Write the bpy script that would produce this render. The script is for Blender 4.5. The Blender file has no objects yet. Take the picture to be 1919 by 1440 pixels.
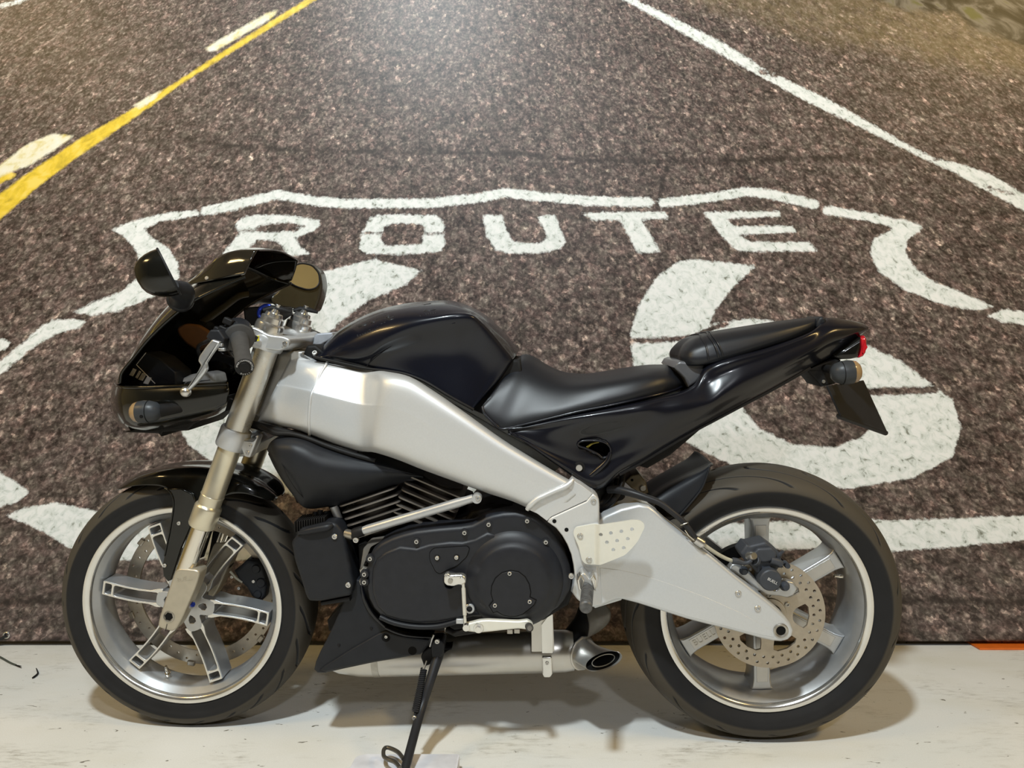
import bpy, bmesh, math, random
import numpy as np
from mathutils import Vector, Matrix
random.seed(7)
R = math.radians
scn = bpy.context.scene
C = scn.collection

# ---------------------------------------------------------------- camera, light, exposure
FPX, CAM_D, CAM_H, PITCH = 1440.0, 1.819, 0.804, R(0.03)
cam = bpy.data.cameras.new('camera')
cam.sensor_fit = 'HORIZONTAL'; cam.sensor_width = 36.0; cam.lens = 36.0 * FPX / 1919.0
cam.clip_start = 0.05
camo = bpy.data.objects.new('camera', cam); C.objects.link(camo)
camo.location = (0, -CAM_D, CAM_H); camo.rotation_euler = (R(90) - PITCH, 0, 0)
scn.camera = camo
vs = scn.view_settings
vs.view_transform = 'Standard'; vs.look = 'None'; vs.gamma = 1.0; vs.use_curve_mapping = False
vs.exposure = -0.12
scn.cycles.max_bounces = 7; scn.cycles.diffuse_bounces = 3; scn.cycles.glossy_bounces = 4; scn.cycles.transmission_bounces = 4
world = bpy.data.worlds.new('world'); scn.world = world; world.use_nodes = True
world.node_tree.nodes['Background'].inputs[0].default_value = (0.62, 0.52, 0.40, 1)
world.node_tree.nodes['Background'].inputs[1].default_value = 0.05

def area(name, loc, aim, sx, sy, power, col):
    l = bpy.data.lights.new(name, 'AREA'); l.shape = 'RECTANGLE'; l.size = sx; l.size_y = sy
    l.energy = power; l.color = col
    o = bpy.data.objects.new(name, l); C.objects.link(o); o.location = loc
    o.rotation_euler = (Vector(aim) - Vector(loc)).to_track_quat('-Z', 'Y').to_euler()
    return o
area('ceiling_light_cool', (-0.55, -2.25, 3.45), (-0.1, 0, 0.3), 0.20, 0.20, 142, (0.87, 0.965, 1.0))
area('ceiling_light_front', (0.45, -3.5, 2.65), (0.1, 0, 0.4), 0.18, 0.18, 27, (0.92, 0.95, 1.0))
area('ceiling_light_warm_left', (-3.0, -1.9, 3.2), (-0.6, 0, 0.3), 0.9, 0.3, 50, (1.0, 0.70, 0.30))
area('ceiling_light_warm_right', (3.0, -1.7, 3.2), (0.6, 0, 0.3), 0.9, 0.3, 52, (1.0, 0.69, 0.28))

# ---------------------------------------------------------------- frames of reference
# the motorcycle's own frame: x towards its tail, y towards its right side, z up; it leans on its side stand
LEAN, YAW, BX = R(5.0), R(-2.05), -0.096
MB = Matrix.Translation((BX, 0, 0)) @ Matrix.Rotation(YAW, 4, 'Z') @ Matrix.Rotation(LEAN, 4, 'X')
MBi = MB.inverted()
_co = Vector((0, -CAM_D, CAM_H))
_cl = MBi @ _co
def ray(px, py):
    f = Vector((0, math.cos(PITCH), -math.sin(PITCH))); u = Vector((0, math.sin(PITCH), math.cos(PITCH)))
    return f + Vector((1, 0, 0)) * ((px - 959.5) / FPX) + u * ((720 - py) / FPX)
def B(px, py, y):
    """point of the motorcycle seen at photo pixel (px, py) that lies y metres off its centre plane"""
    d = MBi.to_3x3() @ ray(px, py)
    return _cl + d * ((y - _cl.y) / d.y)
def W(px, py, Y):
    d = ray(px, py); return _co + d * ((Y + CAM_D) / d.y)
def G(px, py, z=0.0):
    d = ray(px, py); return _co + d * ((z - CAM_H) / d.z)
def zoom(x0, y0, s):
    return lambda u, v: (x0 + u / s, y0 + v / s)
Z1 = zoom(180, 440, 3.6); Z2 = zoom(380, 540, 4.235); Z3 = zoom(100, 840, 2.667); Z4 = zoom(480, 780, 3.13)
Z5 = zoom(680, 900, 3.427); Z6 = zoom(560, 540, 2.525); Z7 = zoom(880, 580, 2.399); Z8 = zoom(1040, 840, 2.667)
Z9 = zoom(580, 1100, 3.095); Z10 = zoom(1400, 580, 5.54); ZA = zoom(300, 900, 6.546); ZB = zoom(280, 1080, 6.854)
ZC = zoom(1320, 980, 5.538); ZD = zoom(1060, 880, 6.546); ZT = zoom(640, 560, 5.33)
P0 = lambda u, v: (u, v)
def tr(Z, pts, y):
    return [B(*Z(p[0], p[1]), (p[2] if len(p) > 2 else y)) for p in pts]

# ---------------------------------------------------------------- materials
def nodes(name):
    m = bpy.data.materials.new(name); m.use_nodes = True
    nt = m.node_tree; return m, nt, nt.nodes['Principled BSDF']
SPEC = {}
def mat(name, col, rough=0.5, metal=0.0, coat=0.0, var=0.08, nscale=60.0, bump=0.0, bscale=400.0, rvar=0.0, **kw):
    """principled material whose colour and roughness are broken up by object-space noise"""
    m, nt, b = nodes(name); N = nt.nodes.new; L = nt.links.new
    tc = N('ShaderNodeTexCoord'); no = N('ShaderNodeTexNoise'); no.inputs['Scale'].default_value = nscale
    no.inputs['Detail'].default_value = 4; L(tc.outputs['Object'], no.inputs['Vector'])
    cr = N('ShaderNodeValToRGB'); cr.color_ramp.elements[0].position = .3; cr.color_ramp.elements[1].position = .7
    cr.color_ramp.elements[0].color = (*[c * (1 - var) for c in col], 1)
    cr.color_ramp.elements[1].color = (*[min(1, c * (1 + var)) for c in col], 1)
    L(no.outputs['Fac'], cr.inputs['Fac']); L(cr.outputs['Color'], b.inputs['Base Color'])
    b.inputs['Roughness'].default_value = rough; b.inputs['Metallic'].default_value = metal
    if rvar:
        mr = N('ShaderNodeMapRange'); mr.inputs['To Min'].default_value = max(0, rough - rvar); mr.inputs['To Max'].default_value = rough + rvar
        L(no.outputs['Fac'], mr.inputs['Value']); L(mr.outputs['Result'], b.inputs['Roughness'])
    if coat:
        b.inputs['Coat Weight'].default_value = coat; b.inputs['Coat Roughness'].default_value = .06
    if bump:
        n2 = N('ShaderNodeTexNoise'); n2.inputs['Scale'].default_value = bscale; n2.inputs['Detail'].default_value = 2
        L(tc.outputs['Object'], n2.inputs['Vector'])
        bp = N('ShaderNodeBump'); bp.inputs['Strength'].default_value = bump; bp.inputs['Distance'].default_value = .001
        L(n2.outputs['Fac'], bp.inputs['Height']); L(bp.outputs['Normal'], b.inputs['Normal'])
    if metal < .3 and max(col) < .08: b.inputs['Specular IOR Level'].default_value = .24   # dark paints and rubbers
    for k, v in kw.items(): b.inputs[k.replace('_', ' ')].default_value = v
    return m
def tyre_mat():
    m = mat('tyre_rubber', (.012, .012, .013), .60, 0, 0, .12, 25, .1, 900, .08); nt = m.node_tree; b = nt.nodes['Principled BSDF']
    src = b.inputs['Base Color'].links[0].from_socket
    a = nt.nodes.new('ShaderNodeAttribute'); a.attribute_name = 'tread'
    x = nt.nodes.new('ShaderNodeMix'); x.data_type = 'RGBA'; x.inputs['B'].default_value = (.055, .047, .036, 1)
    nt.links.new(a.outputs['Fac'], x.inputs['Factor']); nt.links.new(src, x.inputs['A']); nt.links.new(x.outputs['Result'], b.inputs['Base Color'])
    return m
M = dict(
    frame=mat('silver_frame_paint', (.60, .61, .615), .45, .50, .15, .02, 300, .05, 2500),
    swing=mat('silver_swingarm_paint', (.57, .59, .61), .40, .50, .15, .02, 300, .05, 2500),
    black=mat('gloss_black_paint', (.004, .0045, .008), .27, 0, .22, .05, 20, Specular_IOR_Level=.36),
    tank=mat('tank_black_paint', (.004, .005, .010), .27, 0, .22, .05, 20, Specular_IOR_Level=.34),
    fairing=mat('fairing_black_paint', (.006, .006, .005), .17, 0, .42, .05, 20),
    seat=mat('black_seat_vinyl', (.009, .010, .013), .40, 0, 0, .1, 60, .12, 1800, Specular_IOR_Level=.42),
    matte=mat('satin_black_plastic', (.014, .015, .018), .46, 0, 0, .1, 40, .08, 1500),
    cover=mat('charcoal_powder_coat', (.013, .014, .018), .42, 0, 0, .12, 60, .15, 1800, Specular_IOR_Level=.34),
    dark=mat('dark_grime_black', (.008, .0075, .0075), .6, 0, 0, .3, 50),
    rubber=tyre_mat(),
    groove=mat('tyre_groove', (.006, .006, .006), .8),
    alloy=mat('cast_alloy_grey', (.46, .47, .48), .34, .75, 0, .06, 40, .08, 900),
    polished=mat('polished_alloy', (.72, .71, .68), .20, .9, 0, .05, 25, 0, 0, .06),
    steel=mat('dull_steel', (.42, .40, .36), .38, .9, 0, .12, 60),
    disc=mat('brake_disc_steel', (.42, .37, .30), .42, .8, 0, .08, 70),
    gold=mat('champagne_anodised_fork', (.64, .59, .46), .30, .75, 0, .05, 20, 0, 0, .05),
    forks=mat('silver_fork_tube', (.60, .585, .54), .28, .75, 0, .05, 20, 0, 0, .05),
    chrome=mat('chrome_slider', (.72, .68, .60), .10, 1.0, 0, .03, 20),
    clamp=mat('grey_clamp_alloy', (.48, .49, .50), .36, .55, 0, .05, 50),
    casting=mat('fork_foot_casting', (.44, .40, .32), .42, .6, 0, .06, 50),
    bolt=mat('zinc_bolt', (.55, .54, .52), .3, .95, 0, .1, 90),
    cream=mat('pale_anodised_plate', (.72, .71, .64), .42, .35, 0, .02, 80),
    exhaust=mat('muffler_alloy_coat', (.58, .56, .52), .33, .8, 0, .06, 14, 0, 0, .06),
    hole=mat('black_void', (.002, .002, .002), .9),  # also paints the darkness of holes and slots on solid faces
    grip=mat('grey_grip_rubber', (.050, .048, .046), .7, 0, 0, .1, 80, .2, 900),
    signal=mat('signal_grey_plastic', (.035, .038, .042), .38, 0, 0, .05, 40),
    lens=mat('clear_amber_lens', (.42, .27, .13), .12, 0, .5, .1, 60, Transmission_Weight=.35),
    red=mat('red_tail_lens', (.45, .012, .02), .15, 0, .5, .1, 60),
    screen=mat('smoked_screen', (.013, .011, .008), .12, 0, .8, .1, 20, Transmission_Weight=.0),
    mirror=mat('mirror_glass', (.8, .8, .8), .03, 1.0, 0, 0.01),
    white=mat('white_plastic', (.80, .82, .80), .45),
    blue=mat('blue_anodised', (.02, .05, .45), .3, .5),
    yellow=mat('yellow_tag', (.75, .72, .02), .4),
    hose=mat('hose_black', (.02, .02, .022), .4),
    cable=mat('braided_cream_hose', (.40, .38, .30), .45),
    caliper=mat('caliper_grey_coat', (.050, .055, .066), .48, .2, 0, .1, 60, .1, 1500),
    print=mat('white_print', (.55, .55, .55), .5),
    tankprint=mat('tank_print', (.016, .017, .020), .40),
)

# ---------------------------------------------------------------- mesh helpers
def mk(name, verts, faces, m, parent=None, ang=35, merge=0.0, recalc=True, flat=False):
    me = bpy.data.meshes.new(name)
    me.from_pydata([tuple(v) for v in verts], [], faces); me.update()
    return fin(name, me, m, parent, ang, merge, recalc, flat)
def fin(name, me, m, parent, ang=35, merge=0.0, recalc=True, flat=False):
    if recalc or merge:
        bm = bmesh.new(); bm.from_mesh(me)
        if merge: bmesh.ops.remove_doubles(bm, verts=bm.verts, dist=merge)
        if recalc: bmesh.ops.recalc_face_normals(bm, faces=bm.faces)
        bm.to_mesh(me); bm.free()
    if not flat:
        me.shade_smooth(); me.set_sharp_from_angle(angle=R(ang))
    me.materials.append(m)
    o = bpy.data.objects.new(name, me); C.objects.link(o)
    if parent is not None: o.parent = parent
    return o
def tag(o, label=None, cat=None, kind=None, group=None):
    if label: o['label'] = label
    if cat: o['category'] = cat
    if kind: o['kind'] = kind
    if group: o['group'] = group
    return o
def catmull(pts, n, closed=False):
    pts = [Vector(p) for p in pts]; k = len(pts); out = []
    for i in range(k if closed else k - 1):
        if closed: a, b, c, d = pts[(i - 1) % k], pts[i], pts[(i + 1) % k], pts[(i + 2) % k]
        else:
            b, c = pts[i], pts[i + 1]
            a = pts[i - 1] if i > 0 else b * 2 - c
            d = pts[i + 2] if i + 2 < k else c * 2 - b
        for j in range(n):
            t = j / n
            out.append(.5 * (2 * b + (c - a) * t + (2 * a - 5 * b + 4 * c - d) * t * t + (3 * b - a - 3 * c + d) * t ** 3))
    if not closed: out.append(pts[-1])
    return out
def rnd(poly, r, n=4):
    """round the corners of a polygon of 2-tuples by radius r (same unit)"""
    out = []; k = len(poly); P = [Vector((p[0], p[1])) for p in poly]
    for i in range(k):
        a, b, c = P[i - 1], P[i], P[(i + 1) % k]
        u = a - b; v = c - b; d = min(r, u.length * .45, v.length * .45)
        s = b + u.normalized() * d; e = b + v.normalized() * d
        for j in range(n + 1):
            t = j / n; out.append(tuple(s * (1 - t) ** 2 + b * 2 * t * (1 - t) + e * t * t))
    return out
def inset2(poly, d):
    """move the points of a closed (x, z) loop inwards by d"""
    k = len(poly); A = sum(poly[i - 1][0] * poly[i][1] - poly[i][0] * poly[i - 1][1] for i in range(k))
    s = 1 if A > 0 else -1; out = []
    for i in range(k):
        a, b, c = Vector(poly[i - 1]), Vector(poly[i]), Vector(poly[(i + 1) % k])
        e1 = (b - a); e2 = (c - b)
        if e1.length < 1e-9: e1 = e2
        if e2.length < 1e-9: e2 = e1
        n1 = Vector((-e1.y, e1.x)).normalized() * s; n2 = Vector((-e2.y, e2.x)).normalized() * s
        n = n1 + n2
        n = n.normalized() if n.length > 1e-6 else n1
        out.append(tuple(b + n * d / max(.5, n.dot(n1))))
    for _ in range(6):                       # corners tighter than d collapse to a point instead of folding over
        bad = False
        for i in range(k):
            j = (i + 1) % k; e0 = Vector(poly[j]) - Vector(poly[i]); e1 = Vector(out[j]) - Vector(out[i])
            if e0.dot(e1) < 0:
                mid = ((out[i][0] + out[j][0]) / 2, (out[i][1] + out[j][1]) / 2); out[i] = out[j] = mid; bad = True
        if not bad: break
    return out
def puff(name, loop, y0, y1, r, m, parent, n=4, back=False, ang=40, bulge=0.0, tilt=None):
    """a solid with outline loop (x, z), front face at y0, back at y1, front edge rounded by r"""
    loop = [(p[0], p[2]) if len(p) == 3 else tuple(p) for p in loop]
    s = 1 if y1 > y0 else -1; rings = []
    if back:
        for j in range(n + 1):
            a = math.pi / 2 * j / n
            if j == 0: rings.append((inset2(loop, r * 1.08 + .0002), y1))
            rings.append((inset2(loop, r * (1 - math.sin(a))), y1 - s * r * (1 - math.cos(a))))
    else: rings.append((loop, y1))
    for j in range(n + 1):
        a = math.pi / 2 * j / n
        rings.append((inset2(loop, r * (1 - math.cos(a))), y0 + s * r * (1 - math.sin(a))))
    rings.append((inset2(loop, r * 1.08 + .0002), y0))       # keeps the flat face flat in shading
    verts = []; faces = []; k = len(loop)
    for lp, y in rings: verts += [(p[0], y, p[1]) for p in lp]
    for i in range(len(rings) - 1):
        for j in range(k):
            faces.append((i * k + j, i * k + (j + 1) % k, (i + 1) * k + (j + 1) % k, (i + 1) * k + j))
    faces.append(tuple(range(k))); faces.append(tuple(range((len(rings) - 1) * k, len(rings) * k)))
    if tilt: verts = [(x, y + tilt(x, z), z) for x, y, z in verts]
    return mk(name, verts, faces, m, parent, ang)
def plate(name, loops, y0, y1, m, parent, bevel=0.0, tilt=None, ang=35, cuts=()):
    """flat plate with holes: loops[0] outline, the others holes, all (x, z)"""
    loops = [[(p[0], p[2]) if len(p) == 3 else tuple(p) for p in lp] for lp in loops]
    bm = bmesh.new(); es = []; vs_ = []
    for lp in loops:
        v = [bm.verts.new((p[0], y0, p[1])) for p in lp]; vs_.append(v)
        es += [bm.edges.new((v[i - 1], v[i])) for i in range(len(v))]
    bmesh.ops.triangle_fill(bm, edges=es, use_beauty=True, use_dissolve=False)
    fs = list(bm.faces)
    back = {}
    for v in list(bm.verts): back[v] = bm.verts.new((v.co.x, y1, v.co.z))
    for f in fs: bm.faces.new([back[v] for v in reversed(f.verts)])
    for v in vs_:
        for i in range(len(v)): bm.faces.new((v[i - 1], v[i], back[v[i]], back[v[i - 1]]))
    bmesh.ops.recalc_face_normals(bm, faces=bm.faces)
    for cx in cuts: bmesh.ops.bisect_plane(bm, geom=bm.verts[:] + bm.edges[:] + bm.faces[:], plane_co=(cx, 0, 0), plane_no=(1, 0, 0))
    if tilt:
        for v in bm.verts: v.co.y += tilt(v.co.x, v.co.z)
    me = bpy.data.meshes.new(name); bm.to_mesh(me); bm.free()
    o = fin(name, me, m, parent, ang, recalc=False)
    if bevel:
        b = o.modifiers.new('bevel', 'BEVEL'); b.width = bevel; b.segments = 2; b.limit_method = 'ANGLE'; b.angle_limit = R(50)
    return o
def circ(x, z, r, n=16, a0=0):
    return [(x + r * math.cos(a0 + 2 * math.pi * i / n), z + r * math.sin(a0 + 2 * math.pi * i / n)) for i in range(n)]
def basis(d):
    d = Vector(d).normalized(); u = d.orthogonal().normalized(); return u, d.cross(u).normalized(), d
def lathe(name, prof, o, d, m, parent, n=32, ang=35, closed=False, up=None):
    """revolve (r, t) profile around the axis through o along d"""
    o = Vector(o); u, v, d = basis(d); verts = []; faces = []; k = len(prof)
    for i in range(n):
        a = 2 * math.pi * i / n; e = u * math.cos(a) + v * math.sin(a)
        for r, t in prof: verts.append(o + d * t + e * r)
    for i in range(n):
        for j in range(k if closed else k - 1):
            a, b = i * k + j, i * k + (j + 1) % k; c, e_ = ((i + 1) % n) * k + (j + 1) % k, ((i + 1) % n) * k + j
            faces.append((a, b, c, e_))
    return mk(name, verts, faces, m, parent, ang, merge=1e-6)
def tube(name, pts, r, m, parent, n=12, cap=True, smooth=0, ang=50, flat=1.0):
    pts = [Vector(p) for p in pts]
    rs = r if isinstance(r, (list, tuple)) else [r] * len(pts)
    if smooth:
        q = catmull([(*p, rr) if False else p for p, rr in zip(pts, rs)], smooth)
        rs = [rs[min(i // smooth, len(rs) - 1)] * (1 - (i % smooth) / smooth) + rs[min(i // smooth + 1, len(rs) - 1)] * (i % smooth) / smooth for i in range(len(q))]
        pts = q
    verts = []; faces = []; u = None
    for i, p in enumerate(pts):
        d = (pts[min(i + 1, len(pts) - 1)] - pts[max(i - 1, 0)]).normalized()
        if u is None: u = d.orthogonal().normalized()
        u = (u - d * u.dot(d)).normalized(); v = d.cross(u)
        for j in range(n):
            a = 2 * math.pi * j / n; verts.append(p + u * (math.cos(a) * rs[i]) + v * (math.sin(a) * rs[i] * flat))
    for i in range(len(pts) - 1):
        for j in range(n): faces.append((i * n + j, i * n + (j + 1) % n, (i + 1) * n + (j + 1) % n, (i + 1) * n + j))
    if cap: faces += [tuple(range(n - 1, -1, -1)), tuple(range((len(pts) - 1) * n, len(pts) * n))]
    return mk(name, verts, faces, m, parent, ang)
def grid3(rows, nu, nv):
    """dense smooth grid through rows of control points"""
    wide = [catmull(r, nv) for r in rows]
    cols = [catmull([w[j] for w in wide], nu) for j in range(len(wide[0]))]
    return [[cols[j][i] for j in range(len(cols))] for i in range(len(cols[0]))]
def patch(name, rows, nu, nv, m, parent, mirror=False, thick=0.0, cut=None, ang=50, closed=False):
    g = grid3(rows, nu, nv); a, b = len(g), len(g[0])
    verts = [v for r in g for v in r]; faces = []
    for i in range(a - 1):
        for j in range(b - 1):
            f = (i * b + j, i * b + j + 1, (i + 1) * b + j + 1, (i + 1) * b + j)
            if cut and cut(sum((verts[q] for q in f), Vector()) / 4): continue
            faces.append(f)
    if mirror:
        k = len(verts); verts += [Vector((v.x, -v.y, v.z)) for v in verts]
        faces += [tuple(q + k for q in reversed(f)) for f in faces]
    o = mk(name, verts, faces, m, parent, ang, merge=2e-4 if mirror or closed else 0)
    if thick:
        s = o.modifiers.new('thickness', 'SOLIDIFY'); s.thickness = thick; s.offset = -1
    return o
def inside(poly):
    def f(x, y):
        c = False; k = len(poly)
        for i in range(k):
            (x1, y1), (x2, y2) = poly[i - 1], poly[i]
            if (y1 > y) != (y2 > y) and x < (x2 - x1) * (y - y1) / (y2 - y1) + x1: c = not c
        return c
    return f
def pix(p):
    v = MB @ Vector(p) - _co
    f = v.y * math.cos(PITCH) - v.z * math.sin(PITCH); u = v.y * math.sin(PITCH) + v.z * math.cos(PITCH)
    return 959.5 + FPX * v.x / f, 720 - FPX * u / f
def box(name, lo, hi, m, parent, bev=0.0, kind=None):
    x0, y0, z0 = lo; x1, y1, z1 = hi
    v = [(x, y, z) for x in (x0, x1) for y in (y0, y1) for z in (z0, z1)]
    f = [(0, 1, 3, 2), (4, 6, 7, 5), (0, 4, 5, 1), (2, 3, 7, 6), (0, 2, 6, 4), (1, 5, 7, 3)]
    o = mk(name, v, f, m, parent, 35)
    if bev:
        b = o.modifiers.new('bevel', 'BEVEL'); b.width = bev; b.segments = 3
    return o
_bolts = {}
def bolt(p, d, r, parent, m=None, h=None, name='bolt', socket=True):
    """hex-socket screw head at p facing d; alike heads share one mesh"""
    key = (round(r, 5), h, socket, (m or M['bolt']).name)
    if key not in _bolts:
        hh = h or r * .7; n = 12; prof = [(r, -hh), (r, hh * .2), (r * .86, hh * .45)]
        prof += [(r * .5, hh * .45), (r * .45, -hh * .3), (0.0, -hh * .3)] if socket else [(0.0, hh * .5)]
        verts = []; faces = []; k = len(prof)
        for i in range(n):
            a = 2 * math.pi * i / n
            for q, t in prof: verts.append((q * math.cos(a), q * math.sin(a), t))
        for i in range(n):
            for j in range(k - 1): faces.append((i * k + j, ((i + 1) % n) * k + j, ((i + 1) % n) * k + j + 1, i * k + j + 1))
        o = mk(name, verts, faces, m or M['bolt'], None, 30, merge=1e-7); _bolts[key] = o.data
    else:
        o = bpy.data.objects.new(name, _bolts[key]); C.objects.link(o)
    o.parent = parent; o.location = p
    o.rotation_euler = Vector(d).to_track_quat('Z', 'Y').to_euler()
    return o
def text(name, body, p, size, m, parent, ext=.0006, roll=0.0, align='CENTER', shear=0.0, flip=None, sx=1.0):
    cu = bpy.data.curves.new(name, 'FONT'); cu.body = body; cu.size = size; cu.extrude = ext
    cu.align_x = align; cu.align_y = 'CENTER'; cu.shear = shear
    t = bpy.data.objects.new(name, cu); C.objects.link(t)
    dg = bpy.context.evaluated_depsgraph_get()
    me = bpy.data.meshes.new_from_object(t.evaluated_get(dg)); bpy.data.objects.remove(t); bpy.data.curves.remove(cu)
    me.materials.clear(); me.materials.append(m)
    me.transform(Matrix.Diagonal((sx, 1, 1, 1)))
    o = bpy.data.objects.new(name, me); C.objects.link(o); o.parent = parent; o.location = p
    o.rotation_euler = flip or (R(90), 0, 0)
    if roll: o.rotation_euler = (Matrix.Rotation(roll, 3, 'Y') @ Matrix.Rotation(R(90), 3, 'X')).to_euler()
    return o

# ================================================================ the setting
def shell_mat(name, c1, c2, rough, scale, detail=6, bump=0.0):
    m, nt, b = nodes(name); N = nt.nodes.new; L = nt.links.new
    tc = N('ShaderNodeTexCoord'); n = N('ShaderNodeTexNoise'); n.inputs['Scale'].default_value = scale; n.inputs['Detail'].default_value = detail
    L(tc.outputs['Object'], n.inputs['Vector'])
    r = N('ShaderNodeValToRGB'); r.color_ramp.elements[0].position = .35; r.color_ramp.elements[1].position = .65
    r.color_ramp.elements[0].color = (*c1, 1); r.color_ramp.elements[1].color = (*c2, 1)
    L(n.outputs['Fac'], r.inputs['Fac']); L(r.outputs['Color'], b.inputs['Base Color']); b.inputs['Roughness'].default_value = rough
    return m
def floor_mat():
    m, nt, b = nodes('worn_pale_floor'); N = nt.nodes.new; L = nt.links.new
    tc = N('ShaderNodeTexCoord')
    def noise(scale, detail, sx=1, sy=1, rot=0, dist=0, rough=.55):
        mp = N('ShaderNodeMapping'); mp.inputs['Scale'].default_value = (sx, sy, 1); mp.inputs['Rotation'].default_value = (0, 0, rot)
        L(tc.outputs['Object'], mp.inputs['Vector'])
        n = N('ShaderNodeTexNoise'); n.inputs['Scale'].default_value = scale; n.inputs['Detail'].default_value = detail
        n.inputs['Distortion'].default_value = dist; n.inputs['Roughness'].default_value = rough
        L(mp.outputs[0], n.inputs['Vector']); return n.outputs['Fac']
    def ramp(f, stops):
        r = N('ShaderNodeValToRGB'); e = r.color_ramp.elements
        while len(e) > len(stops): e.remove(e[-1])
        while len(e) < len(stops): e.new(1)
        for q, (p, c) in zip(e, stops): q.position = p; q.color = (*c, 1)
        L(f, r.inputs['Fac']); return r.outputs['Color']
    def mix(f, a, b_, mode='MIX'):
        x = N('ShaderNodeMix'); x.data_type = 'RGBA'; x.blend_type = mode
        for s, v in ((x.inputs['Factor'], f), (x.inputs['A'], a), (x.inputs['B'], b_)):
            if isinstance(v, (int, float)): s.default_value = v
            elif isinstance(v, tuple): s.default_value = (*v, 1)
            else: L(v, s)
        return x.outputs['Result']
    base = ramp(noise(1.6, 5), [(.3, (.64, .635, .59)), (.5, (.70, .695, .665)), (.7, (.65, .665, .65))])
    streak = ramp(noise(3, 6, .7, 1.8, .45), [(.50, (0, 0, 0)), (.72, (1, 1, 1))])
    sf = N('ShaderNodeMath'); sf.operation = 'MULTIPLY'; sf.inputs[1].default_value = .35; L(streak, sf.inputs[0]); c = mix(sf.outputs[0], base, (.56, .53, .42))
    xm = N('ShaderNodeMath'); xm.operation = 'MULTIPLY'; 
    blot = ramp(noise(3.2, 8, 1, 1.7, .4, .4, .7), [(.50, (0, 0, 0)), (.70, (1, 1, 1))])
    fine = ramp(noise(60, 5, .35, 1.4, .35, .3, .7), [(.46, (0, 0, 0)), (.70, (1, 1, 1))])
    xm = N('ShaderNodeMix'); xm.data_type = 'RGBA'; xm.blend_type = 'MULTIPLY'; xm.inputs['Factor'].default_value = 1
    L(blot, xm.inputs['A']); L(fine, xm.inputs['B'])
    c = mix(xm.outputs['Result'], c, (.26, .24, .19))
    spk = ramp(noise(38, 3, .6, 1.3, .5, 1.0), [(.70, (0, 0, 0)), (.725, (1, 1, 1))])
    c = mix(spk, c, (.16, .15, .12))
    grain = ramp(noise(330, 2), [(.3, (.93, .93, .93)), (.7, (1, 1, 1))])
    c = mix(1.0, c, grain, 'MULTIPLY')
    L(c, b.inputs['Base Color']); b.inputs['Roughness'].default_value = .55
    return m
def slab(name, lo, hi, m):
    o = box(name, lo, hi, m, None); o['kind'] = 'structure'; return o
BAN = 0.530
slab('floor', (-4.2, -5.6, -.06), (4.2, .95, 0), floor_mat())
wallm = shell_mat('beige_wall_paint', (.13, .10, .06), (.15, .115, .07), .8, 3)
slab('wall_back', (-4.2, .80, 0), (4.2, .95, 3.7), wallm)
sidem = shell_mat('ochre_wall_paint', (.42, .33, .15), (.46, .37, .17), .8, 3)
slab('wall_left', (-4.3, -5.6, 0), (-4.2, .95, 3.7), sidem)
slab('wall_right', (4.2, -5.6, 0), (4.3, .95, 3.7), sidem)
slab('wall_front', (-4.2, -5.7, 0), (4.2, -5.6, 3.7), wallm)
slab('ceiling', (-4.2, -5.6, 3.7), (4.2, .95, 3.8), shell_mat('dusty_ceiling', (.12, .10, .07), (.14, .115, .08), .9, 2))

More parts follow.
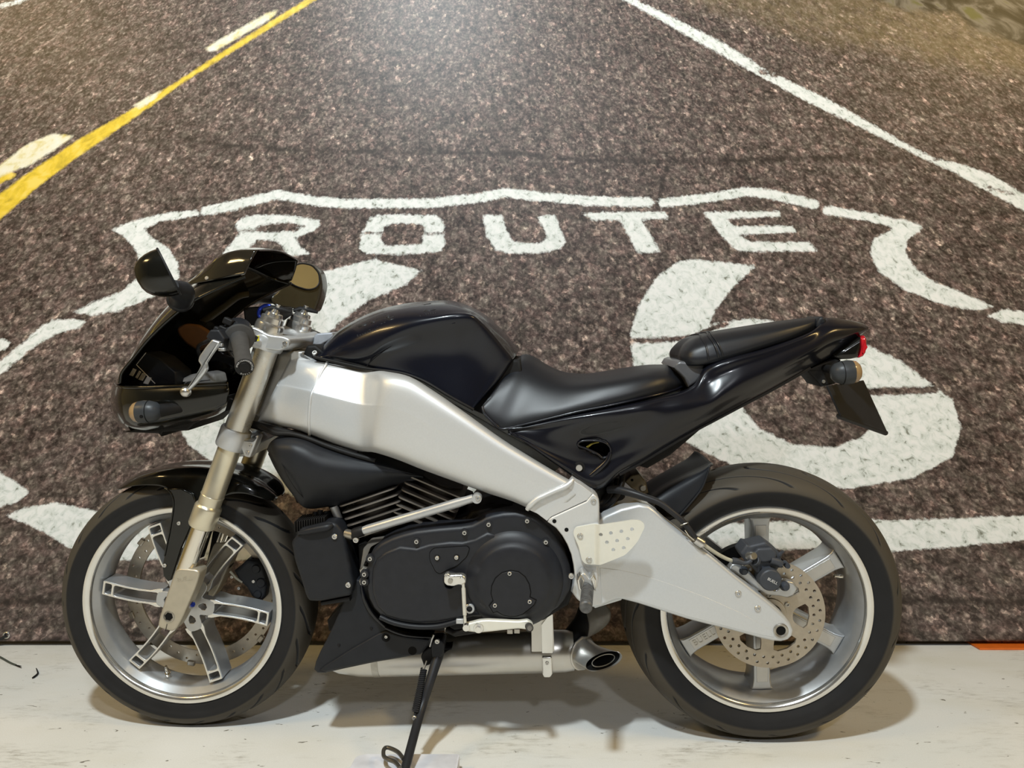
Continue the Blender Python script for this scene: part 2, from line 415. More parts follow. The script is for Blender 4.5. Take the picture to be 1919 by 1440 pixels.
# ---------------------------------------------------------------- printed banner
q5 = lambda L_: [(u / 2.0, v / 2.0) for u, v in L_]
q6 = lambda L_: [(960 + u / 2.001, v / 2.002) for u, v in L_]
q7 = lambda L_: [(960 + u / 1.8947, 340 + v / 1.8947) for u, v in L_]
q8 = lambda L_: [(u / 1.8948, 340 + v / 1.8948) for u, v in L_]
white = [('line', [(386, 397), (440, 386), (500, 371), (522, 366), (590, 378), (650, 383), (800, 382), (900, 372), (945, 362), (1000, 368), (1100, 377), (1216, 380)], 8.5),
    ('line', [(1242, 381), (1330, 372), (1400, 359), (1450, 366), (1526, 384)], 8.5),
    ('line', [(1550, 395), (1640, 410), (1690, 424)], 8),
    ('poly', q7([(1380, 135), (1450, 158), (1455, 170), (1402, 210), (1395, 250), (1420, 300), (1480, 350), (1600, 400), (1705, 446), (1650, 462), (1540, 442), (1400, 392), (1300, 322), (1270, 255), (1285, 205), (1350, 172), (1330, 150)])),
    ('poly', q7([(1685, 480), (1740, 456), (1830, 468), (1900, 490), (1900, 540), (1817, 512), (1740, 502)])),
    ('poly', q7([(1200, 1210), (1480, 1202), (1817, 1188), (2100, 1180), (2100, 1262), (1817, 1275), (1560, 1300), (1345, 1316), (1200, 1322)])),
    ('poly', q8([(400, 172), (440, 155), (520, 130), (610, 113), (700, 106), (720, 120), (650, 134), (560, 148), (512, 172), (545, 205), (600, 240), (632, 290), (640, 345), (600, 385), (520, 425), (420, 462), (330, 478), (262, 466), (350, 425), (430, 395), (490, 350), (505, 300), (480, 240), (445, 200)])),
    ('poly', q8([(305, 497), (290, 520), (200, 545), (120, 590), (60, 640), (0, 690), (-60, 740), (-60, 690), (0, 640), (30, 620), (100, 560), (150, 515), (190, 495), (260, 492)])),
    ('poly', q8([(-60, 570), (0, 560), (42, 572), (20, 600), (-60, 620)])),
    ('poly', q8([(-80, 990), (0, 1035), (50, 1065), (107, 1105), (60, 1140), (0, 1157), (-80, 1150)])),
    ('poly', q8([(22, 1190), (90, 1160), (200, 1143), (330, 1170), (560, 1230), (700, 1250), (700, 1340), (500, 1345), (420, 1345), (280, 1325), (180, 1260), (90, 1215)])),
    ('line', [(330, 1022), (700, 1030), (1300, 1010), (1640, 1000)], 26),
    # R
    ('poly', q5([(886, 838), (925, 812), (1000, 808), (1080, 810), (1195, 828), (1202, 845), (1180, 866), (1105, 895), (1130, 930), (1165, 956), (1085, 962), (1060, 925), (1030, 903), (965, 902), (935, 930), (915, 975), (820, 985), (848, 940), (905, 872), (885, 856)])),
    # O
    ('poly', q5([(1385, 820), (1410, 810), (1500, 806), (1640, 810), (1662, 835), (1668, 920), (1650, 946), (1500, 957), (1370, 952), (1346, 935), (1352, 885), (1372, 850)])),
    # U
    ('poly', [(905, 404), (940, 404), (950, 435), (962, 455), (1010, 457), (1026, 446), (1006, 406), (1040, 404), (1060, 455), (1050, 467), (1010, 476), (950, 475), (928, 469), (912, 445)]),
    # T
    ('poly', q6([(262, 800), (420, 797), (572, 797), (584, 822), (484, 824), (555, 946), (470, 950), (405, 828), (300, 826)])),
    # E
    ('poly', q6([(715, 797), (1003, 795), (1003, 815), (800, 823), (832, 850), (1052, 850), (1066, 873), (850, 882), (890, 910), (1112, 910), (1145, 944), (848, 944), (795, 900), (755, 845)])),
    # right 6
    ('poly', q7([(640, 278), (865, 302), (790, 370), (720, 460), (703, 508), (850, 488), (1100, 520), (1260, 585), (1380, 640), (1484, 722), (1560, 775), (1592, 880), (1560, 980), (1420, 1055), (1200, 1092), (1000, 1078), (800, 1020), (620, 930), (500, 800), (430, 660), (420, 540), (450, 440), (510, 345), (585, 288)])),
    # left 6
    ('poly', [(790, 508), (760, 535), (690, 565), (640, 602), (590, 650), (540, 700), (490, 760), (480, 800), (540, 850), (700, 880), (900, 860), (940, 880), (900, 930), (760, 950), (560, 935), (440, 880), (400, 868), (355, 835), (338, 800), (380, 720), (440, 640), (520, 560), (600, 512), (700, 487)]),
    # road edge line
    ('poly', q6([(395, -10), (450, -4), (600, 68), (800, 168), (940, 258), (1000, 288), (1200, 383), (1330, 458), (1480, 545), (1590, 600), (1690, 620), (1800, 662), (1900, 722), (2100, 840), (2100, 905), (1919, 795), (1800, 732), (1650, 647), (1560, 607), (1300, 477), (1100, 382), (900, 272), (700, 162), (500, 48)])),
    ('line', [(-20, 18), (30, 6), (60, -6)], 3)]
cuts = [('poly', q5([(985, 845), (1080, 836), (1145, 848), (1110, 868), (1000, 874), (940, 868)])),
    ('poly', q5([(960, 928), (1000, 905), (1040, 920), (1058, 945), (1065, 960), (925, 960)])),
    ('poly', q5([(1440, 850), (1490, 838), (1578, 842), (1592, 860), (1580, 918), (1440, 924), (1426, 895)])),
    ('line', q5([(1340, 878), (1440, 876)]), 2), ('line', q5([(1580, 878), (1680, 876)]), 2), ('line', q5([(880, 868), (1110, 868)]), 2),
    ('poly', q7([(790, 700), (900, 640), (1100, 640), (1200, 700), (1262, 770), (1285, 850), (1250, 905), (1150, 945), (1000, 938), (880, 882), (810, 800)])),
    ('line', q7([(1180, 750), (1330, 748), (1500, 742)]), 7),
    ('line', q7([(410, 568), (520, 566), (640, 556), (720, 520), (760, 508)]), 5),
    ('line', q6([(930, 270), (990, 285)]), 4), ('line', q6([(1555, 610), (1600, 600)]), 2), ('line', q6([(1770, 700), (1880, 735)]), 2)]
yellow = [('poly', [(-80, 480), (0, 412), (70, 353), (140, 300), (250, 224), (350, 152), (430, 102), (520, 46), (600, -4), (660, -44), (630, -44), (578, -2), (500, 46), (400, 110), (330, 156), (238, 212), (150, 262), (40, 335), (0, 366), (-80, 428)]),
    ('poly', [(-60, 350), (0, 318), (20, 322), (32, 330), (0, 346), (-60, 390)])]
cream = [('poly', [(-60, 352), (0, 312), (50, 272), (100, 252), (140, 256), (100, 284), (55, 312), (20, 324), (-60, 366)]),
    ('poly', [(385, 93), (400, 82), (440, 60), (500, 26), (520, 20), (512, 34), (470, 58), (404, 97), (390, 97)]),
    ('poly', [(250, 200), (275, 184), (305, 170), (290, 188), (262, 205)])]
crack = [('line', [(350, 262), (400, 272), (480, 280), (620, 284), (800, 286), (960, 290), (1100, 300), (1250, 304), (1420, 300), (1560, 296), (1680, 302)], 4),
    ('line', [(1252, 300), (1245, 330), (1236, 372), (1225, 410)], 4), ('line', [(200, 108), (290, 96), (350, 88)], 3), ('line', [(30, 106), (130, 106)], 2), ('line', [(1060, 118), (1120, 128)], 2), ('line', [(0, 1130), (300, 1120), (900, 1140), (1500, 1120), (1919, 1130)], 6)]
def sdf(shapes, X, Y):
    D = np.full(X.shape, 1e9)
    for s in shapes:
        pts = s[1]; k = len(pts); d = np.full(X.shape, 1e9); ins = np.zeros(X.shape, bool)
        closed = s[0] == 'poly'
        for i in range(k if closed else k - 1):
            (x1, y1), (x2, y2) = pts[i], pts[(i + 1) % k]
            ex, ey = x2 - x1, y2 - y1; t = np.clip(((X - x1) * ex + (Y - y1) * ey) / (ex * ex + ey * ey + 1e-9), 0, 1)
            d = np.minimum(d, np.hypot(X - x1 - t * ex, Y - y1 - t * ey))
            if closed:
                with np.errstate(divide='ignore', invalid='ignore'):
                    ins ^= ((y1 > Y) != (y2 > Y)) & (X < ex * (Y - y1) / (ey if ey else 1e-9) + x1)
        D = np.minimum(D, np.where(ins, -d, d) if closed else d - s[2])
    return D
def build_banner():
    x0, x1, z0, z1 = -1.95, 1.95, .016, 2.45; nx, nz = 560, 350
    xs = np.linspace(x0, x1, nx); zs = np.linspace(z0, z1, nz); Xw, Zw = np.meshgrid(xs, zs)
    k = FPX / (CAM_D + BAN); PX = 959.5 + Xw * k; PY = 720 - (Zw - CAM_H) * k
    Yw = BAN + .0035 * np.sin(Xw * 2.3 + .6) * np.sin(Zw * 1.7) 
    co = np.stack([Xw, Yw, Zw], -1).reshape(-1, 3)
    i = np.arange(nx * nz).reshape(nz, nx)
    quads = np.stack([i[:-1, :-1], i[:-1, 1:], i[1:, 1:], i[1:, :-1]], -1).reshape(-1, 4)
    me = bpy.data.meshes.new('banner'); me.from_pydata(co.tolist(), [], quads.tolist()); me.update()
    w = np.maximum(sdf(white, PX, PY), -sdf(cuts, PX, PY))
    def att(n, a):
        t = me.attributes.new(n, 'FLOAT', 'POINT'); t.data.foreach_set('value', a.reshape(-1).astype(np.float32))
    att('white', w); att('yellow', sdf(yellow, PX, PY)); att('cream', sdf(cream, PX, PY)); att('crack', sdf(crack, PX, PY))
    att('verge', sdf([('poly', [(1300, -200), (1290, 0), (1400, 40), (1560, 80), (1700, 100), (1919, 150), (2300, 220), (2300, -200)])], PX, PY))
    att('rocks', sdf([('poly', [(1650, -200), (1640, 0), (1700, 25), (1790, 28), (1830, 60), (1919, 80), (2300, 110), (2300, -200)])], PX, PY))
    # grain of the printed asphalt gets coarser towards the viewer of the printed road
    c = 900.0; uv = np.stack([(PX - 900) / (np.maximum(PY, -700) + c) * 1.0, np.log(np.maximum(PY, -700) + c), np.zeros_like(PX)], -1)
    t = me.attributes.new('road', 'FLOAT_VECTOR', 'POINT'); t.data.foreach_set('vector', uv.reshape(-1).astype(np.float32))
    m, nt, b = nodes('printed_road_vinyl'); N = nt.nodes.new; L = nt.links.new
    def A(n):
        a = N('ShaderNodeAttribute'); a.attribute_name = n; return a
    def noise(vec, scale, detail=3, dist=0, rough=.55):
        n = N('ShaderNodeTexNoise'); n.inputs['Scale'].default_value = scale; n.inputs['Detail'].default_value = detail
        n.inputs['Distortion'].default_value = dist; n.inputs['Roughness'].default_value = rough; L(vec, n.inputs['Vector']); return n.outputs['Fac']
    def ramp(f, stops, interp='LINEAR'):
        r = N('ShaderNodeValToRGB'); e = r.color_ramp.elements; r.color_ramp.interpolation = interp
        while len(e) < len(stops): e.new(1)
        for q, (p, c_) in zip(e, stops): q.position = p; q.color = (*c_, 1)
        L(f, r.inputs['Fac']); return r.outputs['Color']
    def mix(f, a, b_, mode='MIX'):
        x = N('ShaderNodeMix'); x.data_type = 'RGBA'; x.blend_type = mode
        for s, v in ((x.inputs['Factor'], f), (x.inputs['A'], a), (x.inputs['B'], b_)):
            if isinstance(v, (int, float)): s.default_value = v
            elif isinstance(v, tuple): s.default_value = (*v, 1)
            else: L(v, s)
        return x.outputs['Result']
    edge_noise = {}
    def mask(n, rough_px, soft, vec, scale=140):
        """1 inside the printed shape, with a ragged edge"""
        nz_ = edge_noise.setdefault(scale, None) or noise(vec, scale, 3, 0, .7); edge_noise[scale] = nz_
        ad = N('ShaderNodeMath'); ad.operation = 'MULTIPLY_ADD'; L(nz_, ad.inputs[0]); ad.inputs[1].default_value = rough_px * 2; ad.inputs[2].default_value = -rough_px
        su = N('ShaderNodeMath'); su.operation = 'ADD'; L(A(n).outputs['Fac'], su.inputs[0]); L(ad.outputs[0], su.inputs[1])
        mr = N('ShaderNodeMapRange'); mr.inputs['From Min'].default_value = soft; mr.inputs['From Max'].default_value = -soft
        L(su.outputs[0], mr.inputs['Value']); return mr.outputs['Result']
    rd = A('road').outputs['Vector']
    g1 = noise(rd, 210, 3, .4, .65); g2 = noise(rd, 62, 4, .5, .65); g3 = noise(rd, 14, 4, .3); hue = noise(rd, 70, 2)
    asp = ramp(g1, [(.30, (.012, .008, .007)), (.43, (.046, .034, .030)), (.54, (.115, .090, .080)), (.64, (.23, .19, .165)), (.78, (.44, .38, .34))])
    asp = mix(.36, asp, ramp(g2, [(.33, (.012, .009, .007)), (.46, (.070, .053, .047)), (.58, (.15, .120, .106)), (.72, (.27, .225, .20))]))
    vo = N('ShaderNodeTexVoronoi'); vo.inputs['Scale'].default_value = 105; vo.inputs['Randomness'].default_value = 1.0
    wv = N('ShaderNodeMix'); wv.data_type = 'RGBA'; wv.blend_type = 'ADD'; wv.inputs['Factor'].default_value = .010
    nv = N('ShaderNodeTexNoise'); nv.inputs['Scale'].default_value = 160; L(rd, nv.inputs['Vector']); L(rd, wv.inputs['A']); L(nv.outputs['Color'], wv.inputs['B'])
    L(wv.outputs['Result'], vo.inputs['Vector'])
    peb = ramp(vo.outputs['Distance'], [(.10, (1.35, 1.35, 1.35)), (.40, (1.05, 1.05, 1.05)), (.62, (.50, .49, .48)), (.80, (.30, .28, .27))])
    sp = N('ShaderNodeSeparateColor'); L(vo.outputs['Color'], sp.inputs['Color'])
    cell = ramp(sp.outputs['Red'], [(.0, (.50, .48, .47)), (.55, (1.0, .97, .96)), (.90, (1.5, 1.45, 1.42)), (1.0, (2.3, 2.2, 2.1))])
    asp = mix(.6, asp, peb, 'MULTIPLY'); asp = mix(.42, asp, cell, 'MULTIPLY'); asp = mix(1.0, asp, (1.22, 1.24, 1.28), 'MULTIPLY')
    v2 = N('ShaderNodeTexVoronoi'); v2.inputs['Scale'].default_value = 170; L(wv.outputs['Result'], v2.inputs['Vector'])
    s2_ = N('ShaderNodeSeparateColor'); L(v2.outputs['Color'], s2_.inputs['Color'])
    fk = ramp(s2_.outputs['Green'], [(.0, (.30, .28, .27)), (.14, (1, 1, 1)), (.86, (1, 1, 1)), (.93, (2.0, 1.9, 1.85)), (1.0, (3.2, 3.1, 3.0))], 'LINEAR')
    asp = mix(.65, asp, fk, 'MULTIPLY')
    asp = mix(.55, asp, ramp(g3, [(.35, (.72, .70, .70)), (.65, (1.25, 1.25, 1.25))]), 'MULTIPLY')
    asp = mix(.16, asp, ramp(hue, [(.35, (1.4, .80, .86)), (.5, (1.08, 1, .98)), (.65, (.80, 1.12, .84))]), 'MULTIPLY')
    vg = mix(.70, ramp(noise(rd, 60, 5), [(.35, (.13, .095, .04)), (.5, (.27, .205, .09)), (.65, (.36, .28, .15))]), asp)
    col = mix(mask('verge', 40, 22, rd, 14), asp, vg)
    rk = ramp(noise(rd, 22, 5, .6), [(.42, (.008, .008, .006)), (.50, (.05, .044, .034)), (.58, (.17, .15, .12)), (.68, (.10, .10, .03))])
    col = mix(mask('rocks', 18, 5, rd, 20), col, rk)
    kf = N('ShaderNodeMath'); kf.operation = 'MULTIPLY'; kf.inputs[1].default_value = .7; L(mask('crack', 9, 3.5, rd, 60), kf.inputs[0])
    col = mix(kf.outputs[0], col, (.018, .013, .011))
    wh = ramp(noise(rd, 110, 4, .6, .65), [(.30, (.20, .21, .18)), (.40, (.60, .65, .64)), (.55, (.75, .78, .79)), (.7, (.79, .80, .815))])
    col = mix(mask('yellow', 4, 2.2, rd), col, ramp(noise(rd, 50, 4, .4), [(.3, (.45, .33, .03)), (.5, (.72, .52, .045)), (.65, (.80, .60, .12))]))
    col = mix(mask('cream', 4, 2.2, rd), col, ramp(noise(rd, 45, 4), [(.35, (.60, .50, .16)), (.5, (.74, .71, .54)), (.7, (.78, .77, .72))]))
    col = mix(mask('white', 7, 2.0, rd), col, wh)
    L(col, b.inputs['Base Color']); b.inputs['Roughness'].default_value = .42; b.inputs['Specular IOR Level'].default_value = .34
    o = fin('banner', me, m, None, recalc=False)
    sm = o.modifiers.new('thickness', 'SOLIDIFY'); sm.thickness = .0012; sm.offset = 1
    tag(o, 'large printed vinyl banner of a cracked asphalt road with ROUTE 66 shield', 'banner')
    p = W(12, 1191, BAN - .003)
    lathe('eyelet', [(.0045, -.001), (.0065, .002), (.0085, .0028), (.0105, .0015), (.0115, -.001)], p, (0, -1, 0), M['polished'], o, 20)['label'] = 'chrome eyelet at the lower left corner'
    tube('tie_cord', [p + Vector((0, -.002, 0)), p + Vector((-.02, -.004, -.012)), p + Vector((-.07, -.004, -.016)), p + Vector((-.2, -.002, -.012))], .004, M['hose'], o, 8, smooth=4)
    for k in range(1, 4):
        e = lathe('eyelet', [(.0045, -.001), (.0065, .002), (.0085, .0028), (.0105, .0015), (.0115, -.001)], (x0 + .04, BAN - .004, .05 + k * .78), (0, -1, 0), M['polished'], o, 16)
    return o
banner = build_banner()

# orange rack foot peeping out below the banner
rack = bpy.data.objects.new('rack_upright', None); C.objects.link(rack)
orange = mat('orange_powder_coat', (.62, .13, .012), .45, 0, 0, .08, 30)
rp = G(1836, 1219); rx = rp.x; ry = rp.y
def rb(name, lo, hi, bev=.001): return box(name, lo, hi, orange, rack, bev)
rb('base_plate', (rx, ry - .0, 0), (rx + .26, ry + .16, .006))
rb('front_flange', (rx + .055, ry + .052, .006), (rx + .098, ry + .056, 1.9))
rb('front_flange', (rx + .102, ry + .052, .006), (rx + .17, ry + .056, 1.9))
rb('side_web', (rx + .055, ry + .056, .006), (rx + .060, ry + .13, 1.9))
rb('side_web', (rx + .165, ry + .056, .006), (rx + .170, ry + .13, 1.9))
tag(rack, 'orange steel rack foot showing under the banner at the right edge', 'rack')

# stand block, cord and scrap on the floor
def floor_bits():
    bm_ = mat('scuffed_white_block', (.66, .67, .72), .55, 0, 0, .12, 25, .1, 300)
    a = G(672, 1413, .036); b = G(862, 1409, .036)
    y0 = a.y - .17; lp = rnd([(a.x - .012, y0), (b.x - .004, y0), (b.x, a.y), (a.x + .012, a.y), (a.x - .004, a.y - .010)], .004, 2)
    k = len(lp); v = [(x, y, 0) for x, y in lp] + [(x, y, .034) for x, y in lp] + [(x + (a.x + b.x - 2 * x) * .012, y + (2 * a.y - .17 - 2 * y) * .012, .036) for x, y in lp]
    f = [(i + s * k, (i + 1) % k + s * k, (i + 1) % k + (s + 1) * k, i + (s + 1) * k) for i in range(k) for s in (0, 1)] + [tuple(range(k)), tuple(range(2 * k, 3 * k))]
    o = mk('wooden_block', v, f, bm_, None); tag(o, 'scuffed white painted block under the side stand foot', 'block')
    s = box('edge_strip', (b.x + .0005, a.y - .12, .004), (b.x + .007, a.y - .035, .020), M['dark'], o)
    o = tube('cord', [G(-90, 1190, .003), G(-30, 1218, .003), G(0, 1232, .003), G(18, 1242, .003), G(30, 1247, .003)], [.0028, .0028, .0028, .0026, .0024], mat('grey_green_cord', (.06, .07, .06), .6), None, 8, smooth=4)
    tag(o, 'thin dark cord with a split end lying on the floor, left edge', 'cord')
    for e in ((40, 1249), (40, 1252)): tube('split_end', [G(29, 1247, .003), G((29 + e[0]) / 2, (1247 + e[1]) / 2, .003), G(e[0], e[1], .002)], [.0014, .0014, .0008], M['dark'], o, 6)
    o = tube('cord_scrap', [G(68, 1253, .003), G(70, 1258, .003), G(71, 1262, .003), G(68, 1266, .003), G(64, 1269, .003), G(61, 1271, .003)], [.0012, .0018, .0022, .0024, .0026, .0020], M['dark'], None, 8, smooth=3)
    tag(o, 'short bent black scrap of cord lying on the floor left of front tyre', 'scrap')
floor_bits()

# ================================================================ the motorcycle
bike = bpy.data.objects.new('motorcycle', None); C.objects.link(bike); bike.matrix_world = MB
tag(bike, 'black and silver sport motorcycle leaning on its side stand before the road banner', 'motorcycle')
FW, RW = Vector((-.66, 0, .298)), Vector((.66, 0, .312))

def tyre(c, rc, hw, rb, hb, parent, front):
    ctrl = [(-hb, rb - .006), (-hb - .006, rb + .006), (-hw + .004, rb + (rc - rb) * .28), (-hw, rb + (rc - rb) * .50), (-hw * .86, rb + (rc - rb) * .735), (-hw * .62, rb + (rc - rb) * .885), (-hw * .32, rb + (rc - rb) * .972), (0, rc)]
    half = catmull([(a, b, 0) for a, b in ctrl], 9)
    prof = [(p.x, p.y) for p in half] + [(-p.x, p.y) for p in reversed(half[:-1])]
    n = 1440; k = len(prof); ang = np.arange(n) / n * 2 * np.pi
    Yp = np.array([p[0] for p in prof]); Rp = np.array([p[1] for p in prof])
    s = np.abs(Yp) / hw; arc = np.concatenate([[0], np.cumsum(np.hypot(np.diff(Yp), np.diff(Rp)) + 1e-7)])
    sw = (np.clip(s, .12, .98) - .12) / .86
    # the rings of the mesh are sheared so that every groove runs along mesh lines
    if front: path = .34 * sw ** .8 - .11 * np.sin(sw * 3.1); smin, smax, gw, reps = .20, .93, .0030, 22
    else: path = -.62 * sw ** 1.3 + .10 * np.sin(sw * 5); smin, smax, gw, reps = .15, .96, .0028, 15
    cs = 1 / np.sqrt(1 + (Rp * np.gradient(path, arc)) ** 2)
    fade = np.clip((s - smin) / .06, 0, 1) * np.clip((smax - s) / .06, 0, 1) * (Rp > rb + (rc - rb) * .42)
    depth = np.zeros((n, k))
    for side in (-1, 1):
        for q in range(reps):
            a0 = 2 * np.pi * (q + (.5 if side > 0 else 0)) / reps
            d = np.abs((ang - a0 + np.pi) % (2 * np.pi) - np.pi)[:, None] * (Rp * np.maximum(cs, .55))[None, :]
            g = .0045 * np.clip(1.7 - d / gw, 0, 1) * (fade * (np.sign(Yp) == side))[None, :]
            depth = np.maximum(depth, g)
    RR = Rp[None, :] - depth; AA = ang[:, None] + path[None, :]
    X = c.x + RR * np.cos(AA); Z = c.z + RR * np.sin(AA); Y = np.broadcast_to(Yp[None, :], X.shape)
    co = np.stack([X, Y, Z], -1).reshape(-1, 3)
    i = np.arange(n * k).reshape(n, k); j = np.roll(i, -1, 0)
    quads = np.stack([i[:, :-1], i[:, 1:], j[:, 1:], j[:, :-1]], -1).reshape(-1, 4)
    me = bpy.data.meshes.new('tyre'); me.from_pydata(co.tolist(), [], quads.tolist()); me.update()
    tread = np.clip((Rp - (rb + (rc - rb) * (.50 if front else .44))) / ((rc - rb) * .05), 0, 1)[None, :] * np.where(depth > .0012, 0, 1)
    t = me.attributes.new('tread', 'FLOAT', 'POINT'); t.data.foreach_set('value', tread.reshape(-1).astype(np.float32))
    return fin('tyre', me, M['rubber'], parent, 60, recalc=False)

def wheel(name, c, hw, barrel, front):
    w = bpy.data.objects.new(name, None); C.objects.link(w); w.parent = bike
    prof = [(.2205, -hw + .002), (.2265, -hw - .001), (.2315, -hw), (.2335, -hw + .004), (.2300, -hw + .008), (.222, -hw + .010), (.2185, -hw + .014), (.2185, hw - .014), (.230, hw - .008), (.2335, hw - .003), (.2305, hw), (.2205, hw - .002),
            (.2165, hw - .010), (.205, hw - .022), (barrel, .02), (barrel, -.02), (.205, -hw + .022), (.2165, -hw + .010)]
    o = lathe('rim', prof, c, (0, 1, 0), M['alloy'], w, 128, 40, closed=True)
    lip = lathe('rim_lip', [(.2155, -hw + .0085), (.2195, -hw + .0012), (.2262, -hw - .0018), (.2316, -hw - .0008), (.2338, -hw + .0035)], c, (0, 1, 0), M['polished'], w, 128, 50)
    for q in (lip,):
        s = q.modifiers.new('t', 'SOLIDIFY'); s.thickness = .001; s.offset = 0
    return w
fwheel = wheel('front_wheel', FW, .0525, .2, True)
tyre(FW, .298, .060, .2315, .0465, fwheel, True)
rwheel = wheel('rear_wheel', RW, .079, .198, False)
tyre(RW, .312, .091, .2315, .073, rwheel, False)

def inst(me, name, loc, rot, parent, mt=None):
    o = bpy.data.objects.new(name, me); C.objects.link(o); o.parent = parent; o.location = loc; o.rotation_euler = rot; return o
# front spokes: open twin-bar castings, deep from side to side
def front_spokes():
    def cv(t, s):   # centre curve of the spoke: x along it, z across with a slight sweep
        return s + .005 * math.sin(math.pi * min(1, max(0, (t - .05) / .15))) - .0025
    xs = [.056, .066, .085, .11, .135, .16, .18, .197]
    up = [(x, cv(x, .0165 if x > .07 else .022)) for x in xs]; dn = [(x, cv(x, -.0165 if x > .07 else -.022)) for x in reversed(xs)]
    outer = [(a, b) for a, b in up + dn]
    i1 = [.066, .085, .11, .135, .155, .171]
    slot = [(x, cv(x, .0125)) for x in i1] + [(x, cv(x, -.0125)) for x in reversed(i1)]
    slot2 = [(.176, cv(.176, .0125)), (.192, cv(.192, .0125)), (.192, cv(.192, -.0125)), (.176, cv(.176, -.0125))]
    o = plate('spoke', [outer, rnd(slot, .006, 3), rnd(slot2, .003, 2)], -.034, .020, M['alloy'], fwheel, .0012)
    f = plate('spoke_face', [inset2(outer, .0006), inset2(rnd(slot, .006, 3), -.0006), inset2(rnd(slot2, .003, 2), -.0006)], -.0352, -.034, M['polished'], o)
    for q, a in enumerate((50, -10, -70, -130, 170, 110)):
        rot = (0, -R(a), 0)
        if q == 0: o.location = FW; o.rotation_euler = rot
        else:
            s = inst(o.data, 'spoke', FW, rot, fwheel); b = s.modifiers.new('bevel', 'BEVEL'); b.width = .0012; b.segments = 2; b.limit_method = 'ANGLE'; b.angle_limit = R(50)
            inst(f.data, 'spoke_face', (0, 0, 0), (0, 0, 0), s)
    tear = lambda a: [(FW.x + r * math.cos(R(a + d)), FW.z + r * math.sin(R(a + d))) for r, d in ((.030, 0), (.034, 7), (.041, 11), (.048, 9), (.051, 0), (.048, -9), (.041, -11), (.034, -7))]
    lobes = []
    for i in range(96):
        a = 2 * math.pi * i / 96; lobes.append((FW.x + (.069 - .026 * (.5 - .5 * math.cos(6 * (a - R(-10)))) ** 2.6) * math.cos(a), FW.z + (.069 - .026 * (.5 - .5 * math.cos(6 * (a - R(-10)))) ** 2.6) * math.sin(a)))
    h = plate('hub', [lobes] + [tear(a) for a in (50, -10, -70, -130, 170, 110)], -.0355, -.012, M['alloy'], fwheel, .001)
    lathe('hub_core', [(.0, -.0365), (.021, -.0365), (.024, -.030), (.024, .035), (.0, .035)], FW, (0, 1, 0), M['alloy'], fwheel, 32)
    lathe('axle', [(0, -.075), (.0125, -.075), (.0125, .12), (0, .12)], FW, (0, 1, 0), M['steel'], fwheel, 20)
    # perforated perimeter disc on the far side
    holes = []
    for i in range(45):
        a = 2 * math.pi * i / 45; rr = .166 + .006 * ((i % 3) - 1) + .004
        holes.append(circ(FW.x + rr * math.cos(a), FW.z + rr * math.sin(a), .0031, 8))
    d = plate('brake_disc', [circ(FW.x, FW.z, .186, 96), circ(FW.x, FW.z, .153, 96)] + holes, .050, .055, M['disc'], fwheel)
    for i in range(6):
        a = R(80 + 60 * i); p = FW + Vector((.186 * math.cos(a), 0, .186 * math.sin(a)))
        lug = box('disc_lug', (-.009, .046, -.006), (.009, .056, .006), M['disc'], d, .002); lug.location = (p.x, 0, p.z); lug.rotation_euler = (0, -a + R(90), 0)
    # valve
    p = FW + Vector((.192 * math.cos(R(-108)), -.012, .192 * math.sin(R(-108))))
    dv = Vector((math.cos(R(72)) * .5, -.55, .8)).normalized()
    lathe('valve_stem', [(0, -.004), (.0065, -.002), (.0065, .008), (.0042, .010), (.0042, .024), (.003, .026), (.003, .036), (0, .036)], p, dv, M['chrome'], fwheel, 14)
    for pz, rl in ((Z3(275, 880), 100), (Z3(1000, 1050), -130)):
        pass
front_spokes()

# front caliper on the far side of the wheel
def front_caliper():
    y0, y1 = .028, .075
    lp = tr(ZA, [(1060, 980), (1180, 1000), (1260, 1060), (1290, 1180), (1310, 1320), (1290, 1440), (1230, 1500), (1120, 1440), (1050, 1320), (960, 1240), (900, 1120), (980, 1060)], y0)
    c = puff('front_brake_caliper', lp, y0, y1, .008, M['matte'], bike, 4)
    for u, v, r in ((1180, 1090, .011), (1240, 1260, .012), (1200, 1400, .010)):
        p = B(*ZA(u, v), y0); lathe('piston_cap', [(0, -.004), (r * .8, -.004), (r, 0), (r, .01)], p, (0, 1, 0), M['matte'], c, 20)
    for u, v in ((880, 1190), (965, 1330), (1145, 1245)): bolt(B(*ZA(u, v), y0 - .002), (0, -1, 0), .004, c)
    t = tube('caliper_hose', tr(ZA, [(860, 1120, .03), (930, 1200, .03), (1010, 1255, .03)], 0), .003, M['cable'], c, 8, smooth=3)
    b = puff('caliper_bracket', tr(ZA, [(640, 640), (860, 560), (900, 640), (820, 760), (780, 900), (860, 1060), (760, 1200), (640, 1180), (560, 1040), (600, 860)], .085), .085, .110, .005, M['dark'], c)
    puff('bracket_boss', tr(ZA, rnd([(640, 860), (740, 780), (800, 840), (780, 1060), (680, 1150), (590, 1060)], 40), .079), .079, .09, .006, mat('olive_grey_casting', (.16, .15, .10), .5, .4), c)
front_caliper()

